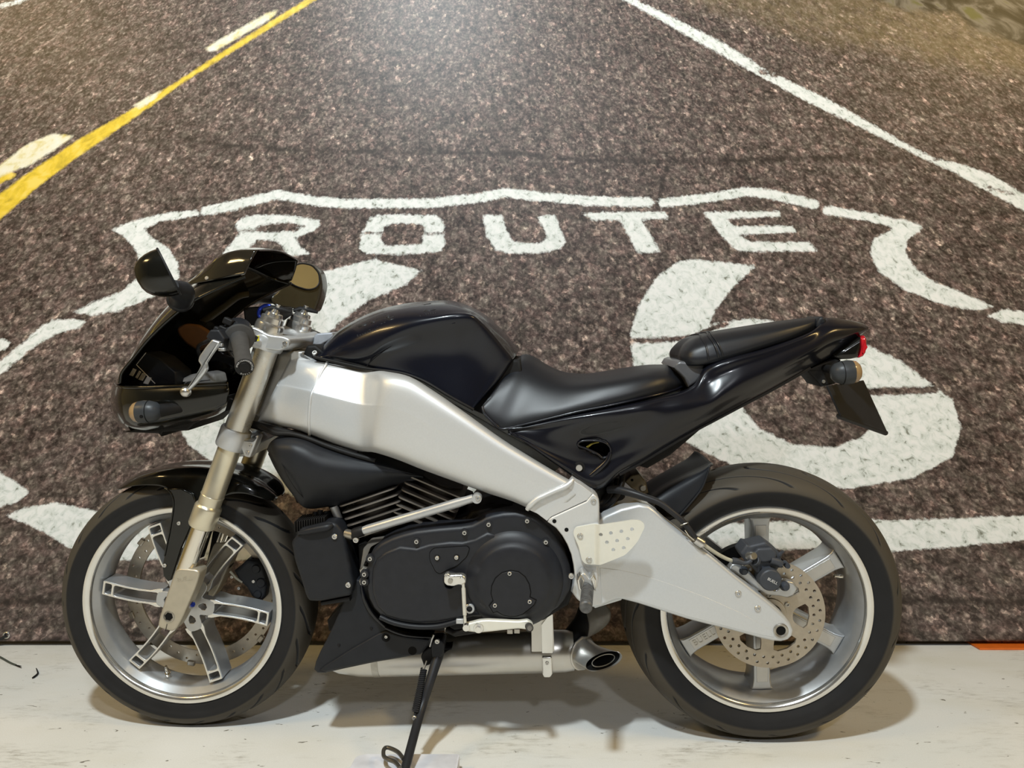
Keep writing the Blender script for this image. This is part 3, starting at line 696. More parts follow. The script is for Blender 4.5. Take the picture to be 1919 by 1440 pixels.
# rear wheel
def rear_spokes():
    xs = [(.030, .020), (.07, .0185), (.13, .0185), (.178, .0190), (.192, .0215), (.200, .0255)]
    outer = [(x, z) for x, z in xs] + [(x, -z) for x, z in reversed(xs)]
    o = puff('spoke', outer, -.040, .030, .004, M['alloy'], rwheel, 3, back=True)
    f = puff('spoke_face', [(.04, .0125), (.182, .0125), (.182, -.0125), (.04, -.0125)], -.0412, -.038, .001, M['alloy'], o, 2)
    f.data.materials[0] = mat('spoke_face_alloy', (.50, .49, .47), .36, .8, 0, .05, 40)
    for q, a in enumerate((92, 32, -28, -88, -148, 152)):
        rot = (0, -R(a), 0)
        if q == 0: o.location = RW; o.rotation_euler = rot; s = o
        else: s = inst(o.data, 'spoke', RW, rot, rwheel); inst(f.data, 'spoke_face', (0, 0, 0), (0, 0, 0), s)
        if a == -148: sp = s
    lathe('hub', [(.02, -.075), (.048, -.075), (.052, -.04), (.045, 0), (.052, .05), (.02, .06)], RW, (0, 1, 0), M['alloy'], rwheel, 40)
    t = text('logo_lettering', 'BUELL', Vector((0, 0, 0)), .020, M['steel'], sp, .0008); 
    t.location = (.150, -.0415, 0); t.rotation_euler = (R(90), R(180), 0)
    y0 = -.100
    holes = []
    for i in range(30):
        a = 2 * math.pi * i / 30
        for rr, off in ((.0955, 0), (.109, .45)):
            aa = a + off * 2 * math.pi / 30
            holes.append(circ(RW.x + rr * math.cos(aa), RW.z + rr * math.sin(aa), .0034, 9))
    def win(a):
        return [(RW.x + r * math.cos(R(a + d)), RW.z + r * math.sin(R(a + d))) for r, d in ((.052, -10), (.058, -16), (.070, -19), (.080, -20), (.085, -14), (.086, 0), (.085, 14), (.080, 20), (.070, 19), (.058, 16), (.052, 10), (.050, 0))]
    d = plate('brake_disc', [circ(RW.x, RW.z, .120, 96)] + holes + [win(a) for a in (-2, -62, -122, 178, 118, 58)] + [circ(RW.x, RW.z, .028, 24)], y0, y0 + .0055, M['disc'], rwheel)
    lathe('disc_carrier', [(.026, y0 - .003), (.036, y0 - .003), (.038, y0 + .002), (.046, y0 + .03), (.046, y0 + .045)], RW, (0, 1, 0), M['disc'], rwheel, 40)
    for a in (32, -28, -88, -148, 152, 92):
        bolt(RW + Vector((.044 * math.cos(R(a)), y0 - .002, .044 * math.sin(R(a)))), (0, -1, 0), .0056, d, M['steel'])
    p = RW + Vector((.192 * math.cos(R(19)), -.028, .192 * math.sin(R(19))))
    lathe('valve_stem', [(0, 0), (.005, 0), (.005, .008), (.0036, .010), (.0036, .020), (0, .021)], p, Vector((-.95, -.2, .1)), M['chrome'], rwheel, 12)
    # belt sprocket ring on the far side
    plate('sprocket', [circ(RW.x, RW.z, .105, 72), circ(RW.x, RW.z, .075, 48)], .07, .09, M['dark'], rwheel)
rear_spokes()

# ---------------------------------------------------------------- frame spar
def spar_rows(st, prof):
    """st: stations (top px, bottom px, list of y at the profile fractions)"""
    rows = []
    for (xt, yt), (xb, yb), ys in st:
        rows.append([B(xt + (xb - xt) * t, yt + (yb - yt) * t, y) for t, y in zip(prof, ys)])
    return rows
def frame():
    pr = [0.0, .04, .15, .40, .46, .75, .93, 1.0]
    def Y(top, m, low, edge=.02): return [top + edge, top + .004, m + .002, m - .004, m - .006, low, low + .006, low + edge]
    st = [((546, 669), (483, 790), [-.060, -.074, -.082, -.086, -.088, -.086, -.078, -.060]),
          ((566, 671), (515, 798), [-.070, -.090, -.100, -.108, -.110, -.106, -.098, -.080]),
          ((598, 678), (556, 806), [-.085, -.104, -.116, -.132, -.136, -.134, -.127, -.110]),
          ((612, 680), (580, 815), [-.087, -.106, -.118, -.136, -.140, -.140, -.133, -.116]),
          ((645, 685), (625, 832), [-.088, -.106, -.118, -.139, -.143, -.145, -.138, -.122]),
          ((680, 692), (668, 845), [-.092, -.110, -.122, -.143, -.147, -.149, -.142, -.126]),
          ((698, 694), (686, 847), [-.104, -.126, -.142, -.158, -.161, -.162, -.154, -.136]),
          ((722, 696), (704, 849), [-.128, -.162, -.180, -.186, -.186, -.184, -.175, -.150]),
          ((768, 706), (745, 862), [-.140, -.178, -.192, -.196, -.196, -.194, -.185, -.160]),
          ((815, 734), (790, 880), [-.142, -.182, -.196, -.199, -.199, -.197, -.188, -.165]),
          ((870, 772), (850, 902), [-.142, -.184, -.198, -.200, -.200, -.199, -.190, -.170]),
          ((940, 822), (905, 922), [-.144, -.186, -.199, -.201, -.201, -.200, -.192, -.172]),
          ((1010, 866), (960, 940), [-.146, -.187, -.199, -.201, -.201, -.200, -.193, -.175]),
          ((1068, 900), (1000, 958), [-.148, -.188, -.199, -.200, -.200, -.199, -.194, -.178]),
          ((1095, 915), (1028, 972), [-.150, -.188, -.198, -.199, -.199, -.198, -.194, -.180])]
    rows = spar_rows(st, pr)
    o = patch('frame', rows, 5, 4, M['frame'], bike, ang=60)
    so = o.modifiers.new('thickness', 'SOLIDIFY'); so.thickness = .012; so.offset = 1
    # solidify must go inwards
    so.offset = -1
    me = o.data
    # right-hand spar
    me2 = me.copy(); me2.transform(Matrix.Diagonal((1, -1, 1, 1))); me2.flip_normals()
    o2 = bpy.data.objects.new('frame_spar', me2); C.objects.link(o2); o2.parent = o
    s2 = o2.modifiers.new('thickness', 'SOLIDIFY'); s2.thickness = .012; s2.offset = -1
    # weld beads
    def bead(name, pts, r):
        tube(name, tr(P0, pts, 0), r, M['frame'], o, 8, smooth=4)
    bead('weld_bead', [(613, 680, -.088), (611, 684, -.106), (602, 700, -.117), (592, 722, -.127), (583, 742, -.1385), (580, 765, -.1395), (579, 790, -.1375), (580, 808, -.130), (580, 816, -.118)], .0032)
    tube('weld_bead', tr(Z5, [(1350, -5, -.199), (1335, 15, -.2015), (1300, 42, -.203), (1240, 68, -.2035), (1170, 100, -.2035), (1120, 125, -.2035), (1075, 165, -.202), (1055, 190, -.199)], 0), [.003, .0055, .0062, .006, .0058, .0058, .0062, .0045], M['frame'], o, 10, smooth=4)
    # steering head
    a = B(*P0(533, 672), -.0); b = B(*P0(478, 792), -.0)
    lathe('steering_head', [(0, -.004), (.036, -.004), (.040, .002), (.040, (b - a).length - .002), (.036, (b - a).length + .004), (0, (b - a).length + .004)], a, b - a, mat('head_alloy_painted_shade', (.30, .29, .27), .45, .6), o, 32)  # shade around the steering head is put into this darker alloy colour
    puff('head_gusset', tr(Z2, [(590, 500), (720, 505), (800, 560), (760, 800), (700, 1000), (640, 1130), (500, 1070), (410, 1010), (470, 860), (540, 680)], -.06), -.062, .062, .012, mat('gusset_alloy_painted_shade', (.34, .33, .31), .45, .6), o, 4, back=True)  # the gusset's shade is put into its grey colour
    puff('frame_tab', tr(Z2, rnd([(700, 520), (725, 500), (800, 508), (790, 530), (900, 580), (870, 600), (700, 585)], 8), -.072), -.078, -.05, .004, M['frame'], o, 3)
    # lower edge trim and wiring loom under the spar
    tube('wiring_loom', tr(P0, [(470, 795, -.07), (500, 803, -.085), (540, 812, -.10), (575, 822, -.11), (620, 838, -.12), (670, 850, -.12)], 0), .009, M['dark'], bike, 8, smooth=3)
    return o
frame_o = frame()

def rearset():
    y0 = -.201
    lp = tr(Z5, [(1196, 252), (1215, 238), (1435, 138), (1462, 105), (1478, 86), (1498, 102), (1516, 124), (1520, 160), (1520, 280), (1512, 300), (1512, 640), (1508, 690), (1495, 705), (1400, 700), (1378, 660), (1360, 610), (1352, 545), (1338, 480), (1312, 415), (1280, 360), (1240, 310), (1186, 272)], y0)
    o = puff('footrest_bracket', lp, y0, -.150, .004, M['frame'], bike, 3)
    # seam between frame casting and bracket
    for u, v in ((1230, 265), (1308, 320)):
        p = B(*Z5(u, v), y0 - .0006); lathe('threaded_hole', [(0, 0), (.0042, 0), (.0042, .001)], p, (0, 1, 0), M['hole'], o, 16)
    bolt(B(*Z5(1481, 139), y0 - .0005), (0, -1, 0), .0058, o)
    # frame end casting between the weld and the bracket
    lp = tr(Z5, [(1350, 0), (1380, 20), (1400, 30), (1475, 84), (1440, 128), (1210, 234), (1182, 262), (1120, 215), (1060, 188), (1090, 160), (1200, 95), (1320, 40)], y0 + .004)
    puff('frame_casting', lp, y0 + .002, -.150, .0012, M['frame'], frame_o, 3)
    # perforated heel guard
    base = rnd([(95, 800), (108, 755), (135, 728), (340, 690), (420, 680), (820, 605), (900, 608), (950, 640), (960, 690), (880, 860), (800, 960), (720, 1040), (560, 1112), (440, 1165), (350, 1190), (250, 1185), (205, 1140), (165, 970), (112, 850)], 30, 3)
    yb = -.212
    hs = [(432, 800), (553, 775), (680, 750), (808, 720), (505, 890), (628, 866), (757, 838), (582, 978), (708, 950)]
    h3 = [[(c[0], c[1]) for c in circ(u, v, 23, 12)] for u, v in hs]
    xa = B(*ZD(345, 800), yb).x; xb = B(*ZD(430, 800), yb).x
    def tilt(x, z):
        t = min(1, max(0, (x - xa) / (xb - xa))); return -.012 * t * t * (3 - 2 * t) - max(0, x - xb) * .12
    sc = lambda pts: [(p.x, p.z) for p in tr(ZD, pts, yb - .01)]
    g = plate('heel_guard', [sc(base)] + [sc(h) for h in h3], yb, yb + .0045, M['cream'], bike, 0, tilt, cuts=[xa + (xb - xa) * k / 5 for k in range(6)])
    # bracket pad behind
    puff('guard_pad', [(p.x, p.z) for p in tr(ZD, rnd([(92, 780), (130, 725), (345, 680), (420, 672), (420, 1200), (250, 1200), (195, 1140), (155, 970)], 25), yb)], yb + .0045, yb + .012, .001, M['clamp'], g, 2)
    for u, v in ((178, 818), (285, 1110)): bolt(B(*ZD(u, v), yb - .0005), (0, -1, 0), .0062, g)
    # folding footpeg
    c = puff('footpeg', tr(Z5, rnd([(1372, 655), (1385, 615), (1412, 590), (1430, 600), (1498, 680), (1492, 715), (1470, 690), (1430, 660), (1395, 690)], 12), -.235), -.24, -.205, .004, M['clamp'], bike, 3)
    M['pegm'] = mat('worn_peg_grey', (.11, .11, .11), .5, .4, 0, .35, 90)
    p0 = B(*Z5(1444, 690), -.225); p1 = B(*Z5(1432, 822), -.325)
    d = (p1 - p0).normalized(); n = (p1 - p0).length
    pg = lathe('peg_tread', [(0, -.004), (.0125, -.004), (.0125, .004), (.0105, .008), (.0105, n * .5), (.0115, n * .85), (.0125, n * .97), (.010, n), (0, n)], p0, d, M['pegm'], c, 18)
    for k in range(9):
        t = n * (.15 + .085 * k); lathe('tread_ring', [(.0105, -.0012), (.0125, -.0006), (.0125, .0006), (.0105, .0012)], p0 + d * t, d, M['pegm'], c, 18)
    for s in (-1, 1): puff('peg_clevis', tr(Z5, rnd([(1376 if s < 0 else 1460, 640), (1400 if s < 0 else 1480, 600), (1425 if s < 0 else 1500, 640), (1405 if s < 0 else 1498, 720), (1385 if s < 0 else 1480, 700)], 8), -.240), -.243, -.215, .003, M['polished'], c, 3)
    bolt(B(*Z5(1338, 618), -.19), (0, -1, 0), .006, bike)
    return o
rearset()

# ---------------------------------------------------------------- swingarm
def swingarm():
    out = [(215, 372), (250, 340), (330, 305), (420, 283), (470, 292), (505, 318), (560, 368), (640, 430), (720, 492), (810, 565), (900, 640), (980, 702), (1060, 764), (1110, 806), (1150, 842), (1178, 876), (1194, 912), (1188, 942), (1166, 962), (1132, 971), (1090, 968), (1040, 957), (960, 935), (860, 908), (760, 884), (660, 858), (560, 826), (480, 800), (410, 778), (340, 760), (310, 760), (270, 775), (230, 795), (195, 800), (150, 792), (110, 760), (80, 720), (110, 560), (170, 440)]
    y0 = -.168
    lp = tr(Z8, out, y0)
    xa, xb = B(*Z8(300, 600), y0).x, B(*Z8(1150, 900), y0).x
    o = puff('swingarm', lp, y0, -.128, .007, M['swing'], bike, 5)
    # shallow facet break along the lower half
    lo = tr(Z8, [(225, 600), (330, 612), (450, 640), (600, 690), (760, 750), (920, 822), (1060, 900), (1100, 925), (1095, 948), (1040, 938), (960, 920), (860, 893), (760, 868), (660, 842), (560, 810), (480, 784), (410, 763), (340, 746), (300, 747), (265, 762), (235, 780)], y0 - .002)
    puff('lower_facet', lo, y0 - .0006, y0 + .004, .0006, M['swing'], o, 3)
    # far arm and cross brace
    me = o.data.copy(); me.transform(Matrix.Diagonal((1, -1, 1, 1))); me.flip_normals()
    inst(me, 'far_arm', (0, 0, 0), (0, 0, 0), o)
    lpb = tr(Z8, [(215, 372), (330, 305), (420, 283), (470, 292), (520, 330), (470, 500), (400, 640), (330, 755), (200, 795), (110, 740), (130, 520)], -.12)
    puff('pivot_beam', lpb, -.130, .130, .004, M['swing'], o, 2)
    p = B(*Z8(1128, 912), y0)
    lathe('axle_bore', [(.0155, .001), (.0155, -.0025), (.0135, -.0035), (.0100, -.002), (.0095, .012), (0, .014)], p, (0, 1, 0), M['steel'], o, 28)
    lathe('axle_bore_shade', [(0, -.0010), (.0102, -.0010), (.0102, .001)], p, (0, 1, 0), M['hole'], o, 24)  # black disc on the solid face paints the dark inside the bore
    for u, v in ((916, 728), (1013, 803)): bolt(B(*Z8(u, v), y0 - .0005), (0, -1, 0), .0068, o)
    return o
sw = swingarm()

# ---------------------------------------------------------------- fuel tank cover
def tank():
    S = [  # top(y0), quarter, shoulder edge, crease, mid, bottom  with y
        [(78, 318, 0), (78, 320, -.03), (78, 322, -.06), (78, 324, -.085), (77, 326, -.092), (76, 328, -.095)],
        [(120, 268, 0), (122, 274, -.05), (135, 292, -.088), (150, 318, -.102), (150, 330, -.100), (152, 341, -.098)],
        [(180, 208, 0), (188, 220, -.065), (215, 262, -.112), (240, 322, -.122), (248, 344, -.112), (255, 364, -.104)],
        [(270, 150, 0), (280, 165, -.072), (305, 215, -.125), (325, 300, -.134), (328, 340, -.116), (330, 379, -.108)],
        [(380, 103, 0), (390, 120, -.078), (410, 165, -.132), (420, 240, -.146), (408, 310, -.124), (410, 388, -.116)],
        [(500, 74, 0), (508, 92, -.080), (522, 135, -.136), (528, 193, -.152), (512, 290, -.128), (505, 404, -.124)],
        [(620, 61, 0), (625, 80, -.080), (635, 122, -.136), (640, 165, -.152), (620, 290, -.128), (600, 441, -.130)],
        [(720, 60, 0), (725, 78, -.078), (735, 112, -.132), (740, 150, -.148), (712, 300, -.126), (690, 495, -.134)],
        [(800, 82, 0), (803, 96, -.075), (810, 120, -.124), (815, 150, -.140), (780, 300, -.122), (745, 527, -.134)],
        [(870, 120, 0), (868, 132, -.070), (865, 155, -.112), (862, 185, -.128), (825, 330, -.118), (780, 546, -.132)],
        [(930, 168, 0), (925, 182, -.066), (920, 210, -.104), (908, 240, -.118), (865, 370, -.114), (802, 558, -.130)],
        [(990, 230, 0), (984, 246, -.060), (972, 275, -.094), (956, 300, -.106), (905, 410, -.108), (818, 567, -.128)],
        [(1036, 292, 0), (1028, 308, -.056), (1014, 330, -.086), (998, 352, -.096), (930, 450, -.104), (826, 572, -.126)],
        [(1034, 300, 0), (1026, 318, -.050), (1010, 340, -.076), (994, 362, -.084), (928, 460, -.090), (826, 578, -.110)]]
    rows = [[B(*Z6(u, v), y) for u, v, y in r] for r in S]
    o = patch('fuel_tank', rows, 7, 6, M['tank'], bike, mirror=True, ang=70)
    # rubber seam along the frame
    seam = [(70, 326, -.100), (152, 345, -.106), (255, 368, -.112), (330, 383, -.116), (410, 392, -.124), (505, 408, -.132), (600, 445, -.138), (690, 499, -.142), (745, 531, -.142), (802, 562, -.140), (826, 576, -.138)]
    tube('tank_seam', tr(Z6, seam, 0), .0032, M['dark'], o, 8, smooth=4)
    # crease bead of the side panel
    tube('side_crease', tr(Z6, [(320, 372, -.1145), (345, 345, -.120), (400, 300, -.1285), (470, 255, -.137), (560, 212, -.144), (650, 183, -.1455), (740, 165, -.1465)], 0), .0009, M['tank'], o, 6, smooth=4)
    # breather tab and shroud at the steering head
    puff('tank_tab', tr(Z2, rnd([(800, 520), (830, 455), (900, 452), (960, 500), (940, 560), (870, 550)], 10), -.06), -.065, .065, .006, M['dark'], o, 3, back=True)
    bolt(B(*Z2(888, 515), -.07), (0, -.8, .6), .006, o)
    puff('cap_flange', tr(Z2, rnd([(870, 450), (885, 375), (905, 360), (1030, 352), (1035, 400), (960, 440), (930, 460)], 8), .03), .03, .10, .004, mat('pale_grey_lid', (.40, .42, .46), .4, .3), o, 3)
    # faded print on the tank deck
    bm_ = bmesh.new(); bm_.from_mesh(o.data)
    from mathutils.bvhtree import BVHTree
    bv = BVHTree.FromBMesh(bm_)
    def hit(px, py):
        d = (MBi.to_3x3() @ ray(px, py)).normalized(); h = bv.ray_cast(_cl, d); return h
    def decal(name, polys):
        vs_, fs = [], []
        for poly in polys:
            n = len(poly); k = len(vs_); ok = []
            for u, v in poly:
                h = hit(*ZT(u, v))
                if h[0] is None: ok = None; break
                ok.append(h[0] + h[1] * .0002 * (1 if h[1].dot(_cl - h[0]) > 0 else -1))
            if ok: vs_ += ok; fs.append(tuple(range(k, k + n)))
        if fs:
            d = mk(name, vs_, fs, M['tankprint'], o, recalc=False)
            s = d.modifiers.new('t', 'SOLIDIFY'); s.thickness = .0001; s.offset = 0
    decal('tank_lettering', [[(135, 285), (150, 275), (165, 360), (150, 370)], [(165, 270), (250, 240), (255, 262), (170, 292)], [(250, 240), (275, 232), (290, 310), (265, 318)], [(330, 215), (350, 208), (365, 280), (345, 290)], [(290, 228), (330, 215), (335, 235), (295, 248)],
        [(365, 200), (395, 188), (410, 250), (380, 260)], [(400, 185), (425, 176), (440, 236), (415, 246)], [(440, 170), (475, 160), (485, 185), (450, 195)], [(455, 195), (520, 172), (525, 205), (462, 225)],
        [(800, 60), (825, 56), (842, 118), (818, 124)], [(890, 45), (905, 43), (940, 108), (922, 112)], [(825, 118), (930, 104), (933, 114), (828, 128)], [(820, 55), (890, 44), (892, 52), (822, 63)]])
    decal('tank_lettering', [[(150 + 25 * i, 372 - 9 * i), (166 + 25 * i, 366 - 9 * i), (169 + 25 * i, 376 - 9 * i), (153 + 25 * i, 382 - 9 * i)] for i in range(8)] + [[(835 + 24 * i, 146 - 3 * i), (850 + 24 * i, 144 - 3 * i), (853 + 24 * i, 157 - 3 * i), (838 + 24 * i, 160 - 3 * i)] for i in range(5)] + [[(780, 166), (790, 165), (792, 176), (782, 177)]])
    bm_.free()
    return o
tank_o = tank()

# ---------------------------------------------------------------- seats and tail
def seats():
    S = [[(1044, 330, 0), (1010, 372, -.05), (965, 432, -.092), (905, 512, -.122), (868, 558, -.136)],
         [(1052, 318, 0), (1020, 365, -.052), (972, 432, -.098), (915, 522, -.130), (872, 575, -.143)],
         [(1080, 314, 0), (1055, 355, -.055), (1015, 430, -.102), (952, 560, -.138), (905, 620, -.147)],
         [(1120, 328, 0), (1105, 372, -.058), (1070, 445, -.104), (1010, 590, -.142), (965, 662, -.150)],
         [(1170, 360, 0), (1165, 398, -.062), (1140, 460, -.108), (1100, 575, -.144), (1070, 641, -.152)],
         [(1250, 395, 0), (1250, 425, -.066), (1235, 472, -.114), (1210, 560, -.146), (1190, 612, -.153)],
         [(1350, 406, 0), (1350, 430, -.070), (1345, 466, -.122), (1335, 535, -.148), (1325, 580, -.153)],
         [(1460, 400, 0), (1462, 418, -.074), (1462, 450, -.126), (1462, 510, -.148), (1462, 553, -.150)],
         [(1590, 378, 0), (1594, 396, -.074), (1598, 428, -.122), (1600, 480, -.142), (1600, 523, -.142)],
         [(1700, 362, 0), (1704, 382, -.066), (1708, 414, -.108), (1710, 458, -.124), (1708, 498, -.122)],
         [(1765, 370, 0), (1770, 392, -.050), (1776, 420, -.082), (1780, 448, -.094), (1778, 478, -.092)],
         [(1815, 402, 0), (1818, 418, -.028), (1822, 436, -.044), (1824, 450, -.050), (1822, 462, -.048)],
         [(1832, 438, 0), (1832, 441, -.012), (1832, 445, -.018), (1832, 448, -.020), (1832, 452, -.018)]]
    rows = [[B(*Z6(u, v), y) for u, v, y in r] for r in S]
    rows = [r + [Vector((r[-1].x, r[-1].y + .012, r[-1].z - .006)), Vector((r[-1].x, r[-1].y * .5, r[-1].z - .008)), Vector((r[-1].x, 0, r[-1].z - .008))] for r in rows]
    o = patch('rider_seat', rows, 6, 6, M['seat'], bike, mirror=True, ang=70)
    puff('seat_pan', tr(Z6, [(1048, 335), (1060, 400), (1000, 560), (960, 650), (880, 595), (815, 566), (930, 440), (1010, 335)], -.06), -.085, .085, .006, M['dark'], o, 2, back=True)
    # welt along the lower edge
    tube('seat_welt', [B(*Z6(u, v), y) for u, v, y in [(868, 562, -.139), (880, 596, -.146), (930, 645, -.151), (968, 668, -.152), (1070, 646, -.154), (1190, 617, -.155), (1325, 585, -.155), (1462, 558, -.152), (1600, 528, -.144), (1708, 503, -.124), (1778, 483, -.094), (1824, 462, -.052)]], .0030, M['black'], o, 8, smooth=4)
    # passenger pad
    S = [[(935, 208, 0)] * 5,
         [(936, 203, 0), (936, 206, -.01), (937, 210, -.018), (938, 214, -.022), (940, 218, -.024)],
         [(950, 168, 0), (950, 178, -.035), (948, 192, -.058), (946, 210, -.068), (948, 228, -.068)],
         [(975, 142, 0), (976, 154, -.05), (978, 180, -.082), (980, 212, -.094), (982, 238, -.094)],
         [(1010, 120, 0), (1012, 135, -.058), (1018, 168, -.092), (1022, 210, -.104), (1026, 240, -.104)],
         [(1080, 101, 0), (1082, 118, -.062), (1086, 152, -.096), (1090, 198, -.107), (1092, 230, -.107)],
         [(1180, 84, 0), (1182, 100, -.060), (1184, 132, -.092), (1186, 176, -.103), (1188, 206, -.103)],
         [(1300, 65, 0), (1300, 80, -.054), (1302, 108, -.084), (1304, 142, -.094), (1306, 168, -.094)],
         [(1420, 48, 0), (1420, 60, -.046), (1422, 82, -.072), (1424, 108, -.080), (1424, 130, -.080)],
         [(1510, 38, 0), (1510, 47, -.036), (1510, 64, -.056), (1510, 82, -.062), (1508, 98, -.062)],
         [(1555, 36, 0), (1556, 42, -.024), (1556, 52, -.036), (1556, 62, -.040), (1554, 76, -.040)],
         [(1573, 46, 0), (1573, 48, -.010), (1573, 52, -.016), (1573, 56, -.018), (1573, 60, -.018)]]
    rows = [[B(*Z7(u, v), y) for u, v, y in r] for r in S]
    rows = [r + [Vector((r[-1].x, r[-1].y * .9, r[-1].z - .008)), Vector((r[-1].x, r[-1].y * .5, r[-1].z - .006)), Vector((r[-1].x, 0, r[-1].z - .004))] for r in rows]
    o2 = patch('passenger_seat', rows, 6, 6, M['seat'], bike, mirror=True, ang=70)
    # two stitched bands over the pad
    for us in ([(1032, 112, 0), (1040, 126, -.060), (1060, 158, -.096), (1070, 195, -.108), (1074, 226, -.109)], [(1064, 104, 0), (1074, 120, -.064), (1096, 150, -.098), (1112, 188, -.108), (1120, 218, -.107)], [(1078, 101, 0), (1090, 116, -.064), (1112, 146, -.098), (1130, 182, -.107), (1140, 212, -.106)]):
        pts = [B(*Z7(u, v), y) for u, v, y in us]; pts = [Vector((p.x, -p.y, p.z)) for p in reversed(pts[1:])] + pts
        tube('stitched_band', pts, .0022, M['seat'], o2, 8, smooth=5)
    return o
seats()

def tail():
    # deck centre, top edge, upper, mid, lower, bottom edge, underside centre ; zoom7 px
    def r(t, a, b, c, d, ys, dy=.0):
        return [(t[0], t[1] + 4, 0.0), (t[0], t[1], ys[0]), (*a, ys[1]), (*b, ys[2]), (*c, ys[3]), (*d, ys[4]), (d[0], d[1] - 6, 0.0)]
    S = [r((172, 545), (173, 547), (174, 549), (175, 551), (176, 553), (-.150, -.155, -.157, -.157, -.152)),
         r((230, 530), (234, 545), (238, 560), (242, 578), (246, 598), (-.150, -.158, -.161, -.161, -.152)),
         r((330, 505), (334, 540), (338, 585), (344, 630), (350, 672), (-.150, -.160, -.163, -.163, -.152)),
         r((440, 480), (442, 520), (440, 590), (444, 670), (450, 742), (-.150, -.167, -.158, -.156, -.148)),
         r((520, 464), (520, 505), (518, 588), (520, 690), (528, 800), (-.149, -.171, -.150, -.150, -.146)),
         r((600, 449), (600, 490), (596, 575), (596, 690), (590, 806), (-.148, -.173, -.148, -.150, -.146)),
         r((680, 433), (680, 475), (676, 560), (674, 655), (672, 742), (-.146, -.173, -.152, -.153, -.142)),
         r((770, 415), (772, 452), (772, 530), (770, 610), (770, 690), (-.142, -.171, -.159, -.152, -.134)),
         r((860, 394), (864, 430), (868, 500), (868, 570), (866, 630), (-.135, -.160, -.162, -.148, -.126)),
         r((940, 374), (950, 408), (960, 470), (960, 530), (956, 576), (-.122, -.152, -.158, -.142, -.118)),
         r((1010, 338), (1020, 380), (1034, 440), (1036, 495), (1036, 530), (-.108, -.140, -.152, -.136, -.110)),
         r((1052, 270), (1072, 340), (1094, 412), (1100, 462), (1104, 494), (-.104, -.126, -.146, -.130, -.102)),
         r((1110, 240), (1130, 300), (1150, 375), (1160, 425), (1166, 462), (-.110, -.124, -.140, -.124, -.096)),
         r((1200, 212), (1215, 262), (1230, 330), (1240, 380), (1244, 420), (-.110, -.122, -.132, -.116, -.088)),
         r((1320, 180), (1328, 225), (1336, 285), (1340, 325), (1340, 370), (-.100, -.113, -.120, -.104, -.076)),
         r((1440, 140), (1444, 180), (1446, 235), (1444, 270), (1440, 314), (-.088, -.101, -.106, -.090, -.064)),
         r((1540, 98), (1544, 138), (1544, 185), (1540, 215), (1530, 262), (-.074, -.088, -.092, -.076, -.052)),
         r((1610, 42), (1625, 88), (1624, 140), (1616, 170), (1600, 226), (-.030, -.072, -.078, -.062, -.042)),
         r((1690, 48), (1700, 80), (1700, 115), (1692, 140), (1670, 182), (-.022, -.055, -.062, -.050, -.032)),
         r((1755, 60), (1762, 76), (1764, 92), (1758, 106), (1740, 130), (-.014, -.034, -.040, -.034, -.022)),
         r((1794, 78), (1794, 80), (1794, 83), (1793, 87), (1790, 92), (-.004, -.008, -.010, -.008, -.004))]
    rows = [[B(*Z7(u, v), y) for u, v, y in q] for q in S]
    hole = inside([Z7(*p) for p in [(488, 612), (502, 594), (560, 590), (605, 598), (630, 618), (634, 640), (618, 662), (598, 668), (575, 650), (530, 628)]])
    cut = lambda p: p.y < -.1 and hole(*pix(p))
    o = patch('tail_fairing', rows, 9, 9, M['black'], bike, mirror=True, ang=65, cut=cut)
    s = o.modifiers.new('thickness', 'SOLIDIFY'); s.thickness = .004; s.offset = -1
    # vent rim, inner box and wires
    rim = [(488, 612), (502, 594), (560, 590), (605, 598), (630, 618), (634, 640), (618, 662), (598, 668), (575, 650), (530, 628)]
    rp_ = tr(Z7, rim, -.1535); tube('vent_lip', catmull(rp_, 4, True) + [rp_[0]], .0022, M['black'], o, 8)
    puff('vent_box', tr(Z7, [(470, 575), (650, 575), (660, 690), (480, 690)], -.120), -.118, -.05, .002, M['hole'], o, 2)
    for k in range(2): tube('wire', tr(Z7, [(520 + 8 * k, 625, -.140), (545 + 6 * k, 606, -.142), (575 + 6 * k, 598, -.138)], 0), .0013, mat('yellow_wire', (.35, .28, .04), .4), o, 6, smooth=4)
    # sculpted hollow below the vent, with its rolled lip
    tube('hollow_lip', tr(Z7, [(632, 645, -.1535), (618, 680, -.154), (585, 715, -.153), (545, 748, -.151), (510, 775, -.150)], 0), [.004, .005, .006, .006, .004], M['black'], o, 10, smooth=4)
    b = B(*Z7(492, 712), -.1545)
    lathe('seat_lock', [(0, -.0035), (.0075, -.0035), (.0085, -.002), (.0085, .0), (.0125, .0005), (.0125, .004)], b, (0, 1, 0), M['dark'], o, 24)
    lathe('lock_face', [(0, -.0042), (.0066, -.0042), (.0070, -.003)], b, (0, 1, 0), M['bolt'], o, 20)
    # lower lip strip along the tail's underside
    tube('tail_lip', tr(Z7, [(672, 742, -.142), (770, 690, -.134), (866, 632, -.126), (956, 578, -.118), (1036, 532, -.110), (1104, 496, -.102), (1244, 422, -.088), (1340, 372, -.076), (1440, 316, -.064), (1530, 264, -.052)], 0), .0042, M['matte'], o, 8, smooth=4)
    # seat hump panel between the two seats
    puff('hump_panel', tr(Z7, [(918, 262), (932, 240), (950, 232), (1058, 246), (1052, 292), (1020, 330), (985, 352), (965, 310), (940, 285)], -.088), -.088, .088, .006, mat('hump_grey_plastic', (.085, .086, .092), .3), o, 4, back=True)
    # round end cap behind the pad
    c0 = B(*Z7(1590, 58), -.020)
